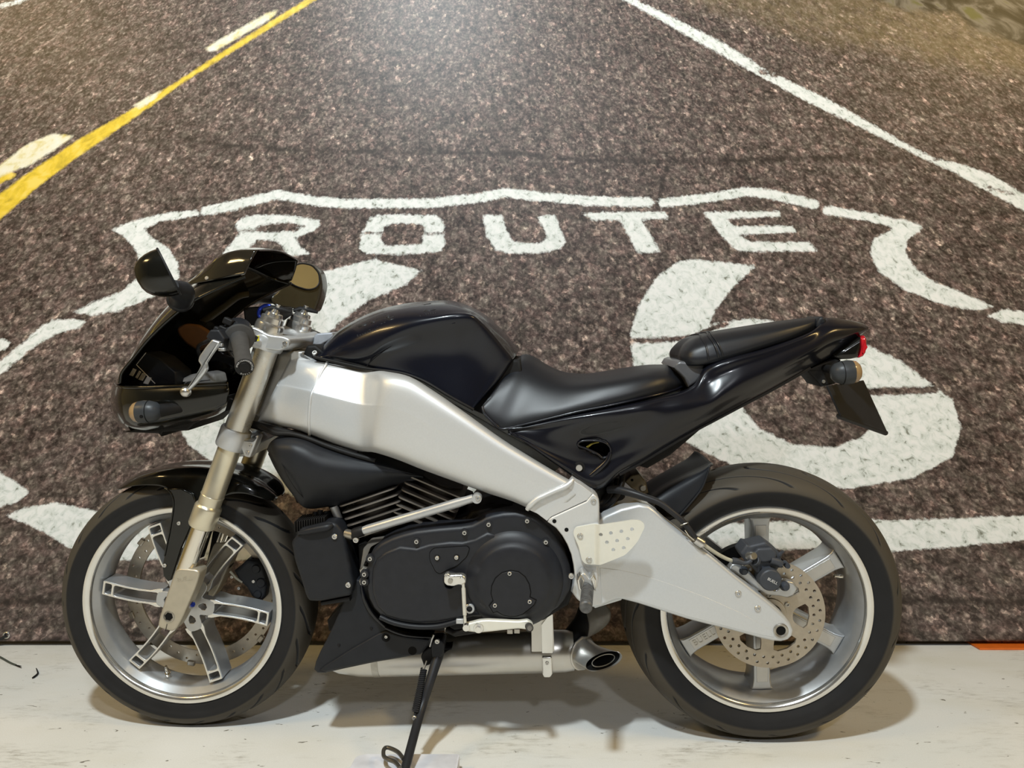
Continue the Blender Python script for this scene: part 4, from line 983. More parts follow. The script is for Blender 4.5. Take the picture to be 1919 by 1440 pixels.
    puff('pad_end_cap', tr(Z7, rnd([(1560, 62), (1572, 36), (1592, 30), (1606, 44), (1602, 70), (1580, 86), (1560, 84)], 10, 4), -.045), -.046, .046, .006, M['matte'], o, 4, back=True)
    # undertray
    lp = tr(Z7, [(760, 705), (800, 716), (905, 655), (1040, 540), (1000, 545), (880, 620)], -.09)
    puff('undertray', lp, -.09, .09, .004, M['dark'], o, 2)
    puff('undertray', tr(Z7, [(600, 800), (700, 730), (760, 700), (740, 660), (600, 700), (560, 760)], -.08), -.085, .085, .004, M['dark'], o, 2)
    return o
tail_o = tail()

def tail_light():
    y = -.045
    o = puff('tail_light', tr(Z10, [(890, 470), (1000, 400), (1150, 300), (1180, 285), (1185, 400), (1150, 500), (1080, 515), (960, 520), (900, 505)], y), -.052, .052, .010, M['fairing'], bike, 4, back=True)
    puff('red_lens', tr(Z10, [(1172, 300), (1215, 272), (1236, 300), (1242, 380), (1228, 450), (1200, 490), (1160, 505), (1142, 500), (1165, 470), (1182, 390)], y), -.053, .053, .010, M['red'], o, 4, back=True)['label'] = 'red tail lamp lens'
    # number plate carrier
    h = puff('plate_bracket', tr(Z10, [(570, 640), (640, 610), (760, 560), (900, 510), (960, 520), (940, 640), (900, 770), (820, 790), (755, 800), (700, 730), (620, 650)], -.035), -.045, .045, .004, M['dark'], bike, 2)
    bolt(B(*Z10(795, 750), -.046), (0, -1, 0), .004, h)
    # carrier board: seen from its left edge, faces the rear; front (inner) side visible
    def Q(u, v, y): return B(*Z10(u, v), y)
    a, b_, c, d = Q(815, 800, -.065), Q(1190, 740, .055), Q(1440, 1285, .055), Q(955, 1110, -.065)
    n = (b_ - a).cross(d - a).normalized(); th = .005
    if n.x < 0: n = -n
    v = [a, b_, c, d] + [p + n * th for p in (a, b_, c, d)]
    f = [(0, 1, 2, 3), (7, 6, 5, 4), (0, 4, 5, 1), (1, 5, 6, 2), (2, 6, 7, 3), (3, 7, 4, 0)]
    pl = mk('plate_carrier', v, f, M['matte'], h); bv_ = pl.modifiers.new('b', 'BEVEL'); bv_.width = .0015; bv_.segments = 2
    def on(s, t, off=-.002): return a + (b_ - a) * s + (d + (c - d) * s - (a + (b_ - a) * s)) * t + n * off
    for s0, t0, s1, t1, w in ((.30, .0, .36, .62, .05), (.62, .0, .52, .62, .05), (.02, .96, .98, .97, .03), (.34, .60, .55, .62, .05)):
        tube('carrier_rib', [on(s0, t0, -.003), on(s1, t1, -.003)], .005, M['dark'], pl, 6)
    for s, t in ((.12, .45), (.10, .62), (.72, .35), (.78, .60), (.70, .75), (.45, .78), (.62, .80)):
        tube('carrier_slot', [on(s - .045, t - .01, -.0006), on(s + .045, t + .02, -.0006)], .0022, M['hole'], pl, 6)
    tube('lower_edge', [on(0, 1, 0), on(1, 1, 0)], .006, M['matte'], pl, 8)
    # rear turn signals, both sides
    for s in (-1, 1):
        cx = B(*Z10(1040, 655), -.115)
        q = Vector((cx.x, cx.y * -s, cx.z))
        prof = [(0, -.034), (.012, -.032), (.020, -.025), (.0245, -.012), (.0255, .002), (.0245, .010)]
        t = lathe('turn_signal', prof, q, (1, 0, .08), M['signal'], bike, 28, 60)
        lathe('signal_lens', [(.0245, .010), (.0225, .018), (.017, .024), (.009, .0275), (0, .0285)], q, (1, 0, .08), M['lens'], t, 28, 60)['label'] = 'clear amber lens'
        lathe('signal_seam', [(.0256, -.0134), (.0252, -.0118)], q, (1, 0, .08), M['hole'], t, 28)
        tube('signal_stalk', [q + Vector((-.005, -s * -.02, .0)), Vector((q.x - .02, s * -.04 if False else q.y * .35, q.z + .004))], .009, M['dark'], t, 10)
        lathe('screw_recess', [(0, -.0262), (.0030, -.0262), (.0030, -.0235)], q + Vector((-.002, 0, -.002)), (0, -s * -1, 0), M['hole'], t, 10)
tail_light()

# ---------------------------------------------------------------- front fork and steering
def fork(s):
    """s = -1: near leg, 1: far leg"""
    F = lambda px, py, y=-.10: (lambda p: Vector((p.x, p.y * -s, p.z)))(B(px, py, y))
    top, clampc, col, sl, ax = F(502, 645), F(438, 821), F(386, 965), F(350, 1069), F(315.5, 1156)
    d = (ax - top).normalized(); t = lambda p: (p - top).dot(d)
    leg = bpy.data.objects.new('fork_leg', None); C.objects.link(leg); leg.parent = bike
    lathe('upper_tube', [(0, -.01), (.0262, -.01), (.0265, 0), (.0265, t(clampc))], top, d, M['forks'], leg, 40)
    tc = t(F(391, 948)); te = t(F(380, 985))
    lathe('outer_tube', [(.0262, t(clampc) - .01), (.0250, t(clampc) + .02), (.0250, tc - .028), (.0262, tc - .026), (.0250, tc - .022), (.0250, tc - .004), (.0285, tc), (.0295, tc + .003), (.0295, te - .002), (.0280, te + .002), (.022, te + .002)], top, d, M['gold'], leg, 40)
    lathe('dust_seal', [(.026, te), (.024, te + .004), (.021, te + .005)], top, d, M['dark'], leg, 32)
    lathe('slider', [(.0208, te - .02), (.0208, t(sl) + .02)], top, d, M['chrome'], leg, 40)
    # axle casting
    if s < 0: y0 = -.125
    lp = rnd([(612, 600), (737, 612), (710, 700), (640, 860), (612, 908), (592, 920), (518, 898), (528, 850), (560, 750)], 34, 4)
    l2 = tr(Z3, lp, -.122)
    c = puff('axle_casting', [(p.x, p.z) for p in l2], s * .122, s * .078, .005, M['casting'], leg, 4, back=True)
    a = F(*Z3(577, 843), -.122)
    if s < 0:
        lathe('axle_bore', [(.0125, .0008), (.0125, -.0018), (.0108, -.0022), (.0098, .0), (.0092, .014), (0, .014)], a, (0, 1, 0), M['steel'], c, 24)
        lathe('bore_shadow', [(0, -.0008), (.0094, -.0008), (.0094, .001)], a, (0, 1, 0), M['hole'], c, 6)  # bore's inner shade painted as a black disc on the solid casting
        tube('pinch_slit', tr(Z3, [(568, 880), (560, 915)], -.1226), .0006, M['hole'], c, 6)
        p = B(*Z3(672, 782), -.095)
        lathe('pinch_boss', [(0, -.012), (.0085, -.012), (.0085, .012), (0, .012)], p, Vector((1, -.3, .1)), M['clamp'], c, 18)
        lathe('pinch_bolt', [(0, .016), (.0058, .016), (.0058, .010)], p, Vector((1, -.3, .1)), M['blue'], c, 6)['label'] = 'blue pinch bolt'
        text('logo_lettering', 'BUELL', B(*Z3(655, 655), -.1222), .0125, M['casting'], c, .0006, roll=R(-8))
    # lower clamp ring with pinch lug
    cl = lathe('lower_clamp', [(.0270, -.022), (.0320, -.022), (.0335, -.018), (.0335, .018), (.0320, .022), (.0270, .022)], clampc, d, M['clamp'], leg, 40)
    if s < 0:
        lug = puff('clamp_lug', tr(Z2, rnd([(330, 1195), (405, 1205), (440, 1165), (450, 1180), (420, 1260), (385, 1345), (340, 1335), (310, 1260)], 12), -.11), -.118, -.085, .004, M['clamp'], leg, 3, back=True)
        for u, v in ((375, 1250), (352, 1308)): bolt(B(*Z2(u, v), -.1185), (0, -1, 0), .0046, lug)
    # caps on top
    p = F(*Z2(520, 340), -.10); up = -d
    k = lathe('fork_cap', [(0, .050), (.008, .050), (.010, .042), (.018, .041), (.0195, .034), (.0245, .031), (.0255, .020), (.0295, .017), (.0308, .012), (.0308, -.02), (0, -.02)], p, up, M['polished'], leg, 32)
    w = p + up * .050
    kn = tube('adjuster_knob', [w + Vector((-.026, -.006, -.002)), w + Vector((-.010, -.002, .003)), w + Vector((.012, .002, .0)), w + Vector((.030, .008, -.006))], [.005, .007, .007, .004], M['dark'], leg, 10, flat=.7)
    bolt(w + Vector((.004, 0, .008)), up, .006, leg)
    return leg
fork(-1); fork(1)

def triple():
    y = -.135
    d = (B(315.5, 1156, -.1) - B(502, 645, -.1)).normalized()
    lp = tr(Z2, rnd([(385, 475), (425, 400), (375, 305), (430, 320), (520, 372), (640, 385), (690, 405), (690, 440), (655, 480), (608, 503), (500, 488)], 40, 4), y)
    o = puff('top_clamp', [(p.x, p.z) for p in lp], y, .135, .004, M['clamp'], bike, 4, back=True)
    p = B(*Z2(657, 440), y - .001); lathe('clamp_boss', [(0, -.004), (.0085, -.004), (.0085, .006)], p, (0, 1, 0), M['clamp'], o, 20); bolt(p + Vector((0, -.005, 0)), (0, -1, 0), .0052, o)
    cc = B(*Z2(512, 425), -.10); lathe('clamp_ring', [(.026, -.016), (.0350, -.016), (.0370, -.012), (.0370, .010), (.0350, .015), (.026, .016)], cc, d, M['clamp'], o, 40)
    for u, v, r, yy in ((735, 440, .014, -.02), (835, 400, .013, .06), (780, 450, .010, .02)):
        lathe('clamp_barrel', [(0, -.03), (r, -.03), (r * 1.05, 0), (r, .03), (0, .03)], B(*Z2(u, v), yy), (.25, 1, .1), M['clamp'], o, 20)
    # instrument pod and its blue sleeve
    g = puff('instrument_pod', tr(Z2, rnd([(375, 160), (470, 148), (628, 150), (632, 210), (560, 260), (470, 300), (390, 290)], 10), 0), -.045, .08, .006, M['dark'], bike, 3, back=True)
    tube('blue_sleeve', tr(Z2, [(470, 245, -.06), (445, 215, -.06), (452, 170, -.06), (490, 142, -.06), (530, 142, -.06), (555, 165, -.06)], 0), .0042, M['blue'], g, 10, smooth=5)['label'] = 'bright blue rubber sleeve'
    tube('wire_loop', tr(Z2, [(480, 180, -.075), (500, 165, -.075), (530, 175, -.075), (545, 205, -.075), (520, 250, -.075), (460, 260, -.075)], 0), .0022, M['hose'], g, 8, smooth=4)
    # lower triple clamp
    lp = tr(Z2, rnd([(230, 1180), (420, 1180), (520, 1120), (560, 1180), (480, 1290), (300, 1300)], 16), 0)
    puff('lower_triple_clamp', [(p.x, p.z) for p in lp], -.075, .075, .006, M['clamp'], bike, 3, back=True)
    return o
triple()

def bars():
    # near clip-on bar, switch gear, grip, lever
    a = B(*Z2(430, 440), -.135); b = B(*Z2(285, 372), -.205); e = B(*Z2(326, 598), -.345)
    h = bpy.data.objects.new('handlebar', None); C.objects.link(h); h.parent = bike
    tube('bar_tube', [a, b + (a - b) * .5, b, e], .0112, M['clamp'], h, 14)
    d = (e - b).normalized(); L_ = (e - b).length
    g = lathe('grip', [(.0112, -.006), (.0285, -.005), (.0300, 0), (.0285, .006), (.0185, .009), (.0158, L_ * .3), (.0150, L_ * .6), (.0158, L_ * .92), (.0168, L_ * .97), (.0165, L_), (.0, L_)], b + d * .02, d, M['grip'], h, 32)
    e2 = b + d * (.02 + L_)
    lathe('bar_end_plug', [(0, .0025), (.0088, .0025), (.0098, 0)], e2, d, M['dark'], h, 24)
    lathe('grip_ring', [(.0160, .0004), (.0110, .0008), (.0106, .0002)], e2, d, mat('grip_end_black', (.012, .012, .012), .6), h, 28)
    # ring lettering on the grip's end
    u = Vector((1, 0, 0)); u = (u - d * u.dot(d)).normalized(); v = u.cross(d)
    if v.z < 0: v = -v
    for word, a0, a1 in (('AMERICAN', 165, 80), ('MOTORCYCLES', 70, -30), ('BUELL', 235, 300)):
        for i, ch in enumerate(word):
            an = R(a0 + (a1 - a0) * i / (len(word) - 1))
            p = e2 + d * .0012 + u * (.0133 * math.cos(an)) + v * (.0133 * math.sin(an))
            t = text('ring_letter', ch, p, .0042, M['print'], g, .0002)
            tang = (u * math.sin(an) - v * math.cos(an)) if word != 'BUELL' else (-u * math.sin(an) + v * math.cos(an))
            rad = (u * math.cos(an) + v * math.sin(an)) * (1 if word != 'BUELL' else -1)
            t.rotation_euler = Matrix((tang, rad, d)).transposed().to_euler()
    # switch housing
    sx = b + d * -.005
    hs = lathe('switch_housing', [(0, -.030), (.022, -.030), (.0285, -.026), (.0300, -.010), (.0300, .010), (.028, .016), (.0, .016)], b + d * .0, d, M['matte'], h, 24)
    for u_, v_, w_, y_ in ((205, 268, .010, -.225), (290, 292, .008, -.215), (165, 330, .009, -.225), (130, 345, .011, -.205), (100, 380, .009, -.19), (395, 395, .009, -.19)):
        q = B(*Z2(u_, v_), y_); bx_ = box('switch', (-w_, -.008, -w_ * .7), (w_, .008, w_ * .7), M['dark'], h, .003); bx_.location = q; bx_.rotation_euler = (0, R(25), 0)
    tube('clutch_cable', [B(*Z2(120, 370), -.2), B(*Z2(40, 420), -.18), B(*Z2(-40, 480), -.10), B(*Z2(20, 640), -.04)], .004, M['hose'], h, 8, smooth=5)
    box('yellow_tag', (-.0022, -.004, -.0055), (.0022, .004, .0055), M['yellow'], h, .0006).location = B(*Z2(437, 400), -.165)
    # clutch lever
    lv = rnd([(788, 705), (845, 722), (830, 750), (790, 805), (748, 868), (756, 905), (735, 940), (690, 995), (632, 1052), (612, 1042), (650, 985), (695, 915), (712, 880), (692, 852), (700, 820), (742, 760)], 10, 3)
    l = puff('clutch_lever', [(p.x, p.z) for p in tr(Z1, lv, -.285)], -.290, -.278, .004, mat('lever_alloy', (.52, .54, .56), .3, .8), bike, 4, back=True)
    lathe('lever_ball', [(0, -.0105)] + [(.0105 * math.sin(math.pi * i / 10), -.0105 * math.cos(math.pi * i / 10)) for i in range(1, 10)] + [(0, .0105)], B(*Z1(605, 1060), -.284), (0, 1, 0), M['bolt'], l, 20)
    puff('lever_perch', tr(Z1, rnd([(770, 690), (800, 640), (860, 640), (900, 700), (870, 790), (830, 770), (800, 720)], 10), -.24), -.262, -.215, .004, M['matte'], l, 3, back=True)
    for u_, v_ in ((835, 745), (850, 775)): box('perch_wing', (-.006, -.004, -.003), (.006, .004, .003), M['clamp'], l, .001).location = B(*Z1(u_, v_), -.265)
    # far grip, mirrored and simpler
    m = lambda p: Vector((p.x, -p.y, p.z))
    tube('bar_tube', [m(a), m(b), m(e)], .0112, M['clamp'], h, 12)
    lathe('grip', [(.0112, 0), (.0235, 0), (.0160, .006), (.0155, L_), (0, L_)], m(b), m(e) - m(b), M['grip'], h, 24)
bars()

# ---------------------------------------------------------------- fairing, screen, mirrors
def fairing():
    S = [[(905, 165, 0), (900, 200, -.07), (905, 245, -.125), (1005, 285, -.150)],
         [(760, 262, 0), (735, 285, -.075), (745, 320, -.125), (850, 352, -.155)],
         [(640, 345, 0), (622, 365, -.075), (632, 400, -.128), (695, 425, -.160)],
         [(525, 440, 0), (512, 458, -.075), (522, 485, -.130), (590, 492, -.163)],
         [(420, 552, 0), (408, 568, -.075), (414, 588, -.130), (470, 592, -.165)],
         [(315, 692, 0), (302, 706, -.072), (308, 716, -.128), (352, 708, -.166)],
         [(225, 838, 0), (212, 848, -.068), (218, 852, -.125), (250, 836, -.165)],
         [(160, 945, 0), (150, 955, -.064), (152, 962, -.122), (176, 930, -.164)],
         [(128, 1000, 0), (124, 1006, -.062), (132, 1012, -.120), (160, 1002, -.164)]]
    rows = [[B(*Z1(u, v), y) for u, v, y in r] for r in S]
    o = patch('front_fairing', rows, 6, 8, M['fairing'], bike, mirror=True, thick=.0035, ang=60)
    # dark rolled trailing edge
    for s in (1, -1):
        e = [r[-1] for r in rows]; e = [Vector((p.x, p.y * s, p.z)) for p in e]
        tube('edge_roll', e, .0035, M['fairing'], o, 8, smooth=5)
    S = [[(122, 995, 0), (104, 1060, 0), (98, 1130, 0), (118, 1220, 0), (170, 1300, 0), (260, 1330, 0)],
         [(128, 1008, -.075), (112, 1070, -.082), (108, 1140, -.086), (130, 1225, -.082), (185, 1300, -.074), (280, 1334, -.050)],
         [(170, 1026, -.140), (160, 1080, -.146), (165, 1150, -.148), (190, 1225, -.142), (240, 1295, -.126), (330, 1332, -.085)],
         [(260, 1032, -.162), (258, 1085, -.168), (265, 1150, -.170), (290, 1215, -.164), (330, 1280, -.146), (400, 1320, -.095)],
         [(420, 1028, -.167), (420, 1080, -.174), (425, 1140, -.176), (435, 1200, -.170), (460, 1262, -.150), (510, 1302, -.098)],
         [(620, 1019, -.168), (622, 1065, -.175), (625, 1120, -.177), (630, 1170, -.171), (640, 1228, -.152), (670, 1264, -.100)],
         [(780, 1011, -.168), (782, 1050, -.175), (785, 1095, -.177), (790, 1140, -.171), (796, 1190, -.154), (800, 1226, -.102)],
         [(888, 1006, -.167), (892, 1035, -.174), (892, 1070, -.176), (890, 1105, -.170), (882, 1150, -.154), (870, 1188, -.102)]]
    rows = [[B(*Z1(u, v), y) for u, v, y in r] for r in S]
    c = patch('chin_panel', rows, 8, 5, M['fairing'], bike, mirror=True, thick=.0035, ang=60)
    for s in (1, -1):
        e = [Vector((r[0].x, r[0].y * s, r[0].z)) for r in rows]
        tube('edge_roll', e, .0038, M['fairing'], c, 8, smooth=5)
    # floor of the chin
    puff('chin_floor', tr(Z1, [(300, 1300), (560, 1240), (860, 1170), (900, 1080), (920, 1080), (915, 1180), (760, 1250), (720, 1290), (560, 1300), (545, 1330), (525, 1310)], -.02), -.095, .095, .004, M['dark'], c, 2)
    # screen
    S = [[(612, 334, -.095), (640, 305, -.080), (690, 292, -.03), (720, 292, 0)],
         [(735, 316, -.130), (745, 215, -.108), (820, 190, -.04), (855, 186, 0)],
         [(862, 292, -.146), (850, 135, -.124), (945, 108, -.045), (985, 110, 0)],
         [(985, 268, -.152), (955, 106, -.132), (1065, 88, -.045), (1110, 92, 0)],
         [(1004, 262, -.152), (1085, 101, -.138), (1190, 100, -.045), (1235, 106, 0)]]
    rows = [[B(*Z1(u, v), y) for u, v, y in r] for r in S]
    # sharp left ridge: side face and top face joined at the ridge
    w = bpy.data.objects.new('windscreen', None); C.objects.link(w); w.parent = bike
    side = [[r[0], r[0].lerp(r[1], .5) + Vector((0, -.004, 0)), r[1]] for r in rows]
    patch('screen_side', side, 6, 5, M['screen'], w, thick=.003, ang=60)
    patch('screen_side', [[Vector((p.x, -p.y, p.z)) for p in r] for r in side], 6, 5, M['screen'], w, thick=.003, ang=60)
    patch('screen_top', [r[1:] for r in rows], 6, 6, mat('smoked_top', (.012, .006, .004), .10, 0, .6), w, mirror=True, thick=.003, ang=60)
    for u, v, y in ((748, 293, -.131),):
        for s in (1, -1): p = B(*Z1(u, v), y); bolt(Vector((p.x, p.y * s - s * .001, p.z)), (0, -s, .3), .0042, w, socket=False)
    # inner cowl pieces
    hb = puff('headlamp_bucket', tr(Z1, rnd([(420, 640), (560, 560), (700, 590), (790, 700), (890, 790), (960, 900), (890, 1000), (430, 1010), (300, 960), (330, 800)], 30), .06), .055, .13, .02, M['fairing'], bike, 4)
    bx_ = puff('control_box', tr(Z1, rnd([(330, 800), (345, 792), (445, 828), (560, 925), (565, 1012), (400, 1015), (262, 880)], 8), -.06), -.075, .0, .004, M['matte'], bike, 3)
    tube('box_edge', tr(Z1, [(336, 797, -.076), (272, 878, -.076), (398, 1005, -.076)], 0), .001, M['print'], bx_, 6)
    for k, (u, v) in enumerate(((246, 930), (282, 945), (310, 960), (345, 985))):
        w_ = (14, 9, 16, 18)[k]; q = [(u - w_ + 16, v - 26), (u + w_ + 10, v - 18), (u + w_ - 14, v + 26), (u - w_ - 10, v + 18)]
        puff('label_stripe', tr(Z1, q, -.079), -.0788, -.0765, .0002, M['print'], bx_, 1)
    puff('control_box_front', tr(Z1, [(222, 945), (252, 895), (272, 880), (400, 1010), (395, 1020), (300, 1020)], -.074), -.0765, -.01, .002, M['matte'], bx_, 2)
    puff('reservoir', tr(Z1, rnd([(560, 1010), (590, 970), (650, 940), (760, 925), (812, 940), (825, 1000), (800, 1015)], 14), -.03), -.045, .02, .012, M['white'], bike, 5)['label'] = 'white plastic bottle'
    r_ = tr(Z1, [(690, 600, .10), (760, 560, .105), (870, 480, .11), (960, 415, .115), (1030, 400, .12)], 0)
    tube('inner_rail', r_, [.008, .012, .012, .012, .009], mat('rail_olive_plastic', (.05, .045, .03), .3), hb, 12, smooth=5, flat=.5)
    puff('glow_panel', tr(Z1, rnd([(540, 630), (600, 598), (690, 608), (765, 655), (792, 702), (745, 762), (690, 792), (600, 735), (550, 675)], 25, 3), .045), .045, .056, .006, mat('painted_warm_glow', (.16, .075, .03), .35), hb, 4)['label'] = 'added panel coloured brown as warm glow inside the fairing'  # added panel; warm light inside the fairing is put into its brown
    # stay from the frame to the fairing
    tube('fairing_stay', tr(Z1, [(900, 1100, -.03), (860, 1150, -.03), (760, 1180, -.02), (640, 1200, 0)], 0), .009, M['dark'], bike, 8, smooth=4)
    tube('fairing_stay', tr(Z1, [(930, 860, 0), (830, 830, .02), (700, 850, .05)], 0), .010, M['dark'], bike, 8, smooth=4)
    # front turn signals
    for s in (-1, 1):
        q = B(*Z1(335, 1195), -.205); q = Vector((q.x, -s * q.y, q.z)); ax = Vector((-1, 0, -.04))
        t = lathe('turn_signal', [(0, -.032), (.012, -.030), (.019, -.022), (.0225, -.010), (.0235, .004), (.0220, .014)], q, ax, M['signal'], bike, 28, 60)
        lathe('signal_lens', [(.0220, .014), (.0200, .022), (.0145, .028), (.007, .031), (0, .0318)], q, ax, M['lens'], t, 28, 60)['label'] = 'clear amber lens'
        lathe('signal_seam', [(.0232, -.0092), (.0235, -.0076)], q, ax, M['hole'], t, 28)
        tube('signal_stalk', [q + Vector((.014, 0, 0)), Vector((q.x + .035, q.y * .9, q.z + .002)), Vector((q.x + .06, q.y * .75, q.z + .004))], [.016, .013, .010], M['dark'], t, 12)
        if s < 0: lathe('screw_recess', [(0, -.0234), (.0034, -.0234), (.0034, -.020)], B(*Z1(343, 1218), -.205), (0, 1, 0), M['hole'], t, 12)
    # near mirror: a domed shell behind a glass turned towards the rider
    yb = -.275
    g1, g2 = B(*Z1(418, 104), yb), B(*Z1(566, 398), yb); mid = (g1 + g2) / 2; ax = (g2 - g1) / 2
    lat = (mid - _cl).normalized(); lat = (lat - ax.normalized() * lat.dot(ax.normalized())).normalized()
    tipv = B(*Z1(300, 275), yb + .01) - mid; nrm = ax.normalized().cross(lat); nrm = nrm if nrm.dot(tipv) > 0 else -nrm
    dep = abs(tipv.dot(nrm)) * 1.18; n_ = 36; rings = []
    e_ = lambda c_, p_=.8: math.copysign(abs(c_) ** p_, c_)
    for k in range(8):
        t = k / 7 * math.pi / 2; sc = math.cos(t) ** .75 if k < 7 else 0.0
        sh = ax * (-.10 * math.sin(t))
        rings.append([mid + sh + ax * (e_(math.cos(2 * math.pi * i / n_)) * sc) + lat * (.046 * e_(math.sin(2 * math.pi * i / n_)) * sc) + nrm * (dep * math.sin(t)) for i in range(n_)])
    vs_ = [p for r in rings for p in r]; fs = [(i * n_ + j, i * n_ + (j + 1) % n_, (i + 1) * n_ + (j + 1) % n_, (i + 1) * n_ + j) for i in range(7) for j in range(n_)]
    m = mk('mirror', vs_, fs, M['fairing'], bike, 70, merge=1e-5)
    gl = [mid - nrm * .0012 + (p - mid) * .96 for p in rings[0]]
    mk('mirror_glass', gl + [p + nrm * .003 for p in gl], [tuple(range(n_)), tuple(range(2 * n_ - 1, n_ - 1, -1))] + [(i, (i + 1) % n_, n_ + (i + 1) % n_, n_ + i) for i in range(n_)], M['mirror'], m)['label'] = 'mirror glass'
    tube('mirror_rim', rings[0] + [rings[0][0], rings[0][1]], .0022, M['matte'], m, 8)
    pts = tr(Z1, [(510, 350, -.262), (545, 372, -.240), (585, 392, -.212), (570, 435, -.175)], 0)
    tube('mirror_stem', pts, [.014, .019, .023, .024], M['matte'], m, 18, smooth=4)
    lathe('stem_foot', [(.027, -.004), (.026, .004), (.022, .008)], pts[-1], (pts[-2] - pts[-1]), M['matte'], m, 20)
    # far mirror: its glass looks at us
    yf = .300
    xm = B(*Z1(1400, 300), yf).x
    ol = mat('painted_olive_reflection', (.035, .030, .018), .25, 0, .5)  # olive reflection on the black shell is put into its base colour
    m2 = puff('mirror', [(p.x, p.z) for p in tr(Z1, rnd([(1300, 300), (1340, 215), (1385, 183), (1445, 195), (1482, 250), (1494, 340), (1482, 430), (1456, 528), (1380, 505), (1258, 482), (1245, 430), (1290, 375)], 30, 3), yf)], yf, yf + .05, .006, ol, bike, 4, tilt=lambda x, z: (x - xm) * 1.3)
    gp = [(p.x, p.z) for p in tr(Z1, rnd([(1302, 296), (1345, 222), (1385, 192), (1440, 203), (1474, 255), (1478, 320), (1460, 358), (1420, 372), (1360, 350)], 22, 4), yf - .004)]
    puff('mirror_glass', gp, yf - .005, yf + .002, .001, M['mirror'], m2, 2, tilt=lambda x, z: (x - xm) * 1.3)['label'] = 'mirror glass'
    tube('mirror_rim', [Vector((x, yf - .004 + (x - xm) * 1.3, z)) for x, z in gp + gp[:1]], .0022, M['matte'], m2, 8)
    tube('mirror_stem', tr(Z1, [(1290, 440, yf + .03), (1200, 430, .26), (1100, 420, .21), (1040, 430, .17)], 0), [.016, .015, .016, .018], M['matte'], m2, 14, smooth=4)
    return o
fairing()

# ---------------------------------------------------------------- mudguards
def mudguards():
    S = [[(318, 204, 0), (319, 205, -.012), (321, 206, -.022), (324, 207, -.026)],
         [(395, 141, 0), (396, 150, -.038), (400, 166, -.060), (405, 189, -.068)],
         [(470, 110, 0), (472, 122, -.044), (476, 146, -.068), (480, 186, -.076)],
         [(545, 93, 0), (547, 106, -.046), (552, 136, -.071), (556, 198, -.080)],
         [(640, 84, 0), (642, 100, -.047), (646, 150, -.072), (640, 262, -.082)],
         [(750, 84, 0), (752, 102, -.047), (756, 160, -.072), (752, 285, -.082)],
         [(850, 96, 0), (852, 114, -.047), (858, 160, -.071), (866, 236, -.080)],
         [(950, 124, 0), (950, 140, -.045), (952, 176, -.068), (955, 228, -.077)],
         [(1045, 172, 0), (1042, 186, -.040), (1040, 214, -.060), (1035, 250, -.068)],
         [(1105, 218, 0), (1102, 228, -.026), (1098, 244, -.040), (1090, 264, -.046)],
         [(1124, 242, 0), (1122, 246, -.012), (1120, 252, -.018), (1116, 262, -.022)]]
    rows = [[B(*Z3(u, v), y) for u, v, y in r] for r in S]
    o = patch('front_mudguard', rows, 6, 6, M['fairing'], bike, mirror=True, thick=.003, ang=60)
    lp = [(562, 205), (585, 225), (600, 262), (598, 320), (582, 420), (560, 520), (545, 590), (550, 640), (572, 668), (590, 660), (612, 590), (640, 500), (680, 410), (705, 345), (720, 290), (700, 230), (640, 200)]
    for s in (-1, 1):
        st = puff('mudguard_stay', [(p.x, p.z) for p in tr(Z3, lp, -.086)], s * .0875, s * .078, .003, M['fairing'], o, 3, back=True)
        if s < 0:
            for u, v in ((627, 377), (556, 588)): bolt(B(*Z3(u, v), -.0885), (0, -1, 0), .0046, st)
            tube('stay_rim', tr(Z3, [(556, 200, -.084), (580, 216, -.088), (597, 250, -.0885), (600, 290, -.0885), (592, 350, -.0885), (576, 440, -.0885), (556, 540, -.0885)], 0), .0016, M['fairing'], st, 8, smooth=4)
    # rear hugger
    S = [[(470, 238, -.06), (470, 238, 0)]]
    top = [(455, 250), (540, 190), (640, 138), (720, 102), (782, 72)]
    bot = [(560, 300), (625, 338), (680, 275), (735, 200), (768, 110)]
    rows = []
    for (a, b), (c, d) in zip(top, bot):
        rows.append([B(*Z8(a, b), 0), B(*Z8(a + 8, b + 8), -.055), B(*Z8(a + (c - a) * .35, b + (d - b) * .30), -.084), B(*Z8(c, d), -.090)])
    h = patch('rear_hugger', rows, 6, 6, M['matte'], bike, mirror=True, thick=.003, ang=60)
    tube('hugger_rib', tr(Z8, [(625, 336, -.092), (680, 274, -.092), (735, 200, -.092), (768, 112, -.092)], 0), .0022, M['matte'], h, 8, smooth=4)
mudguards()

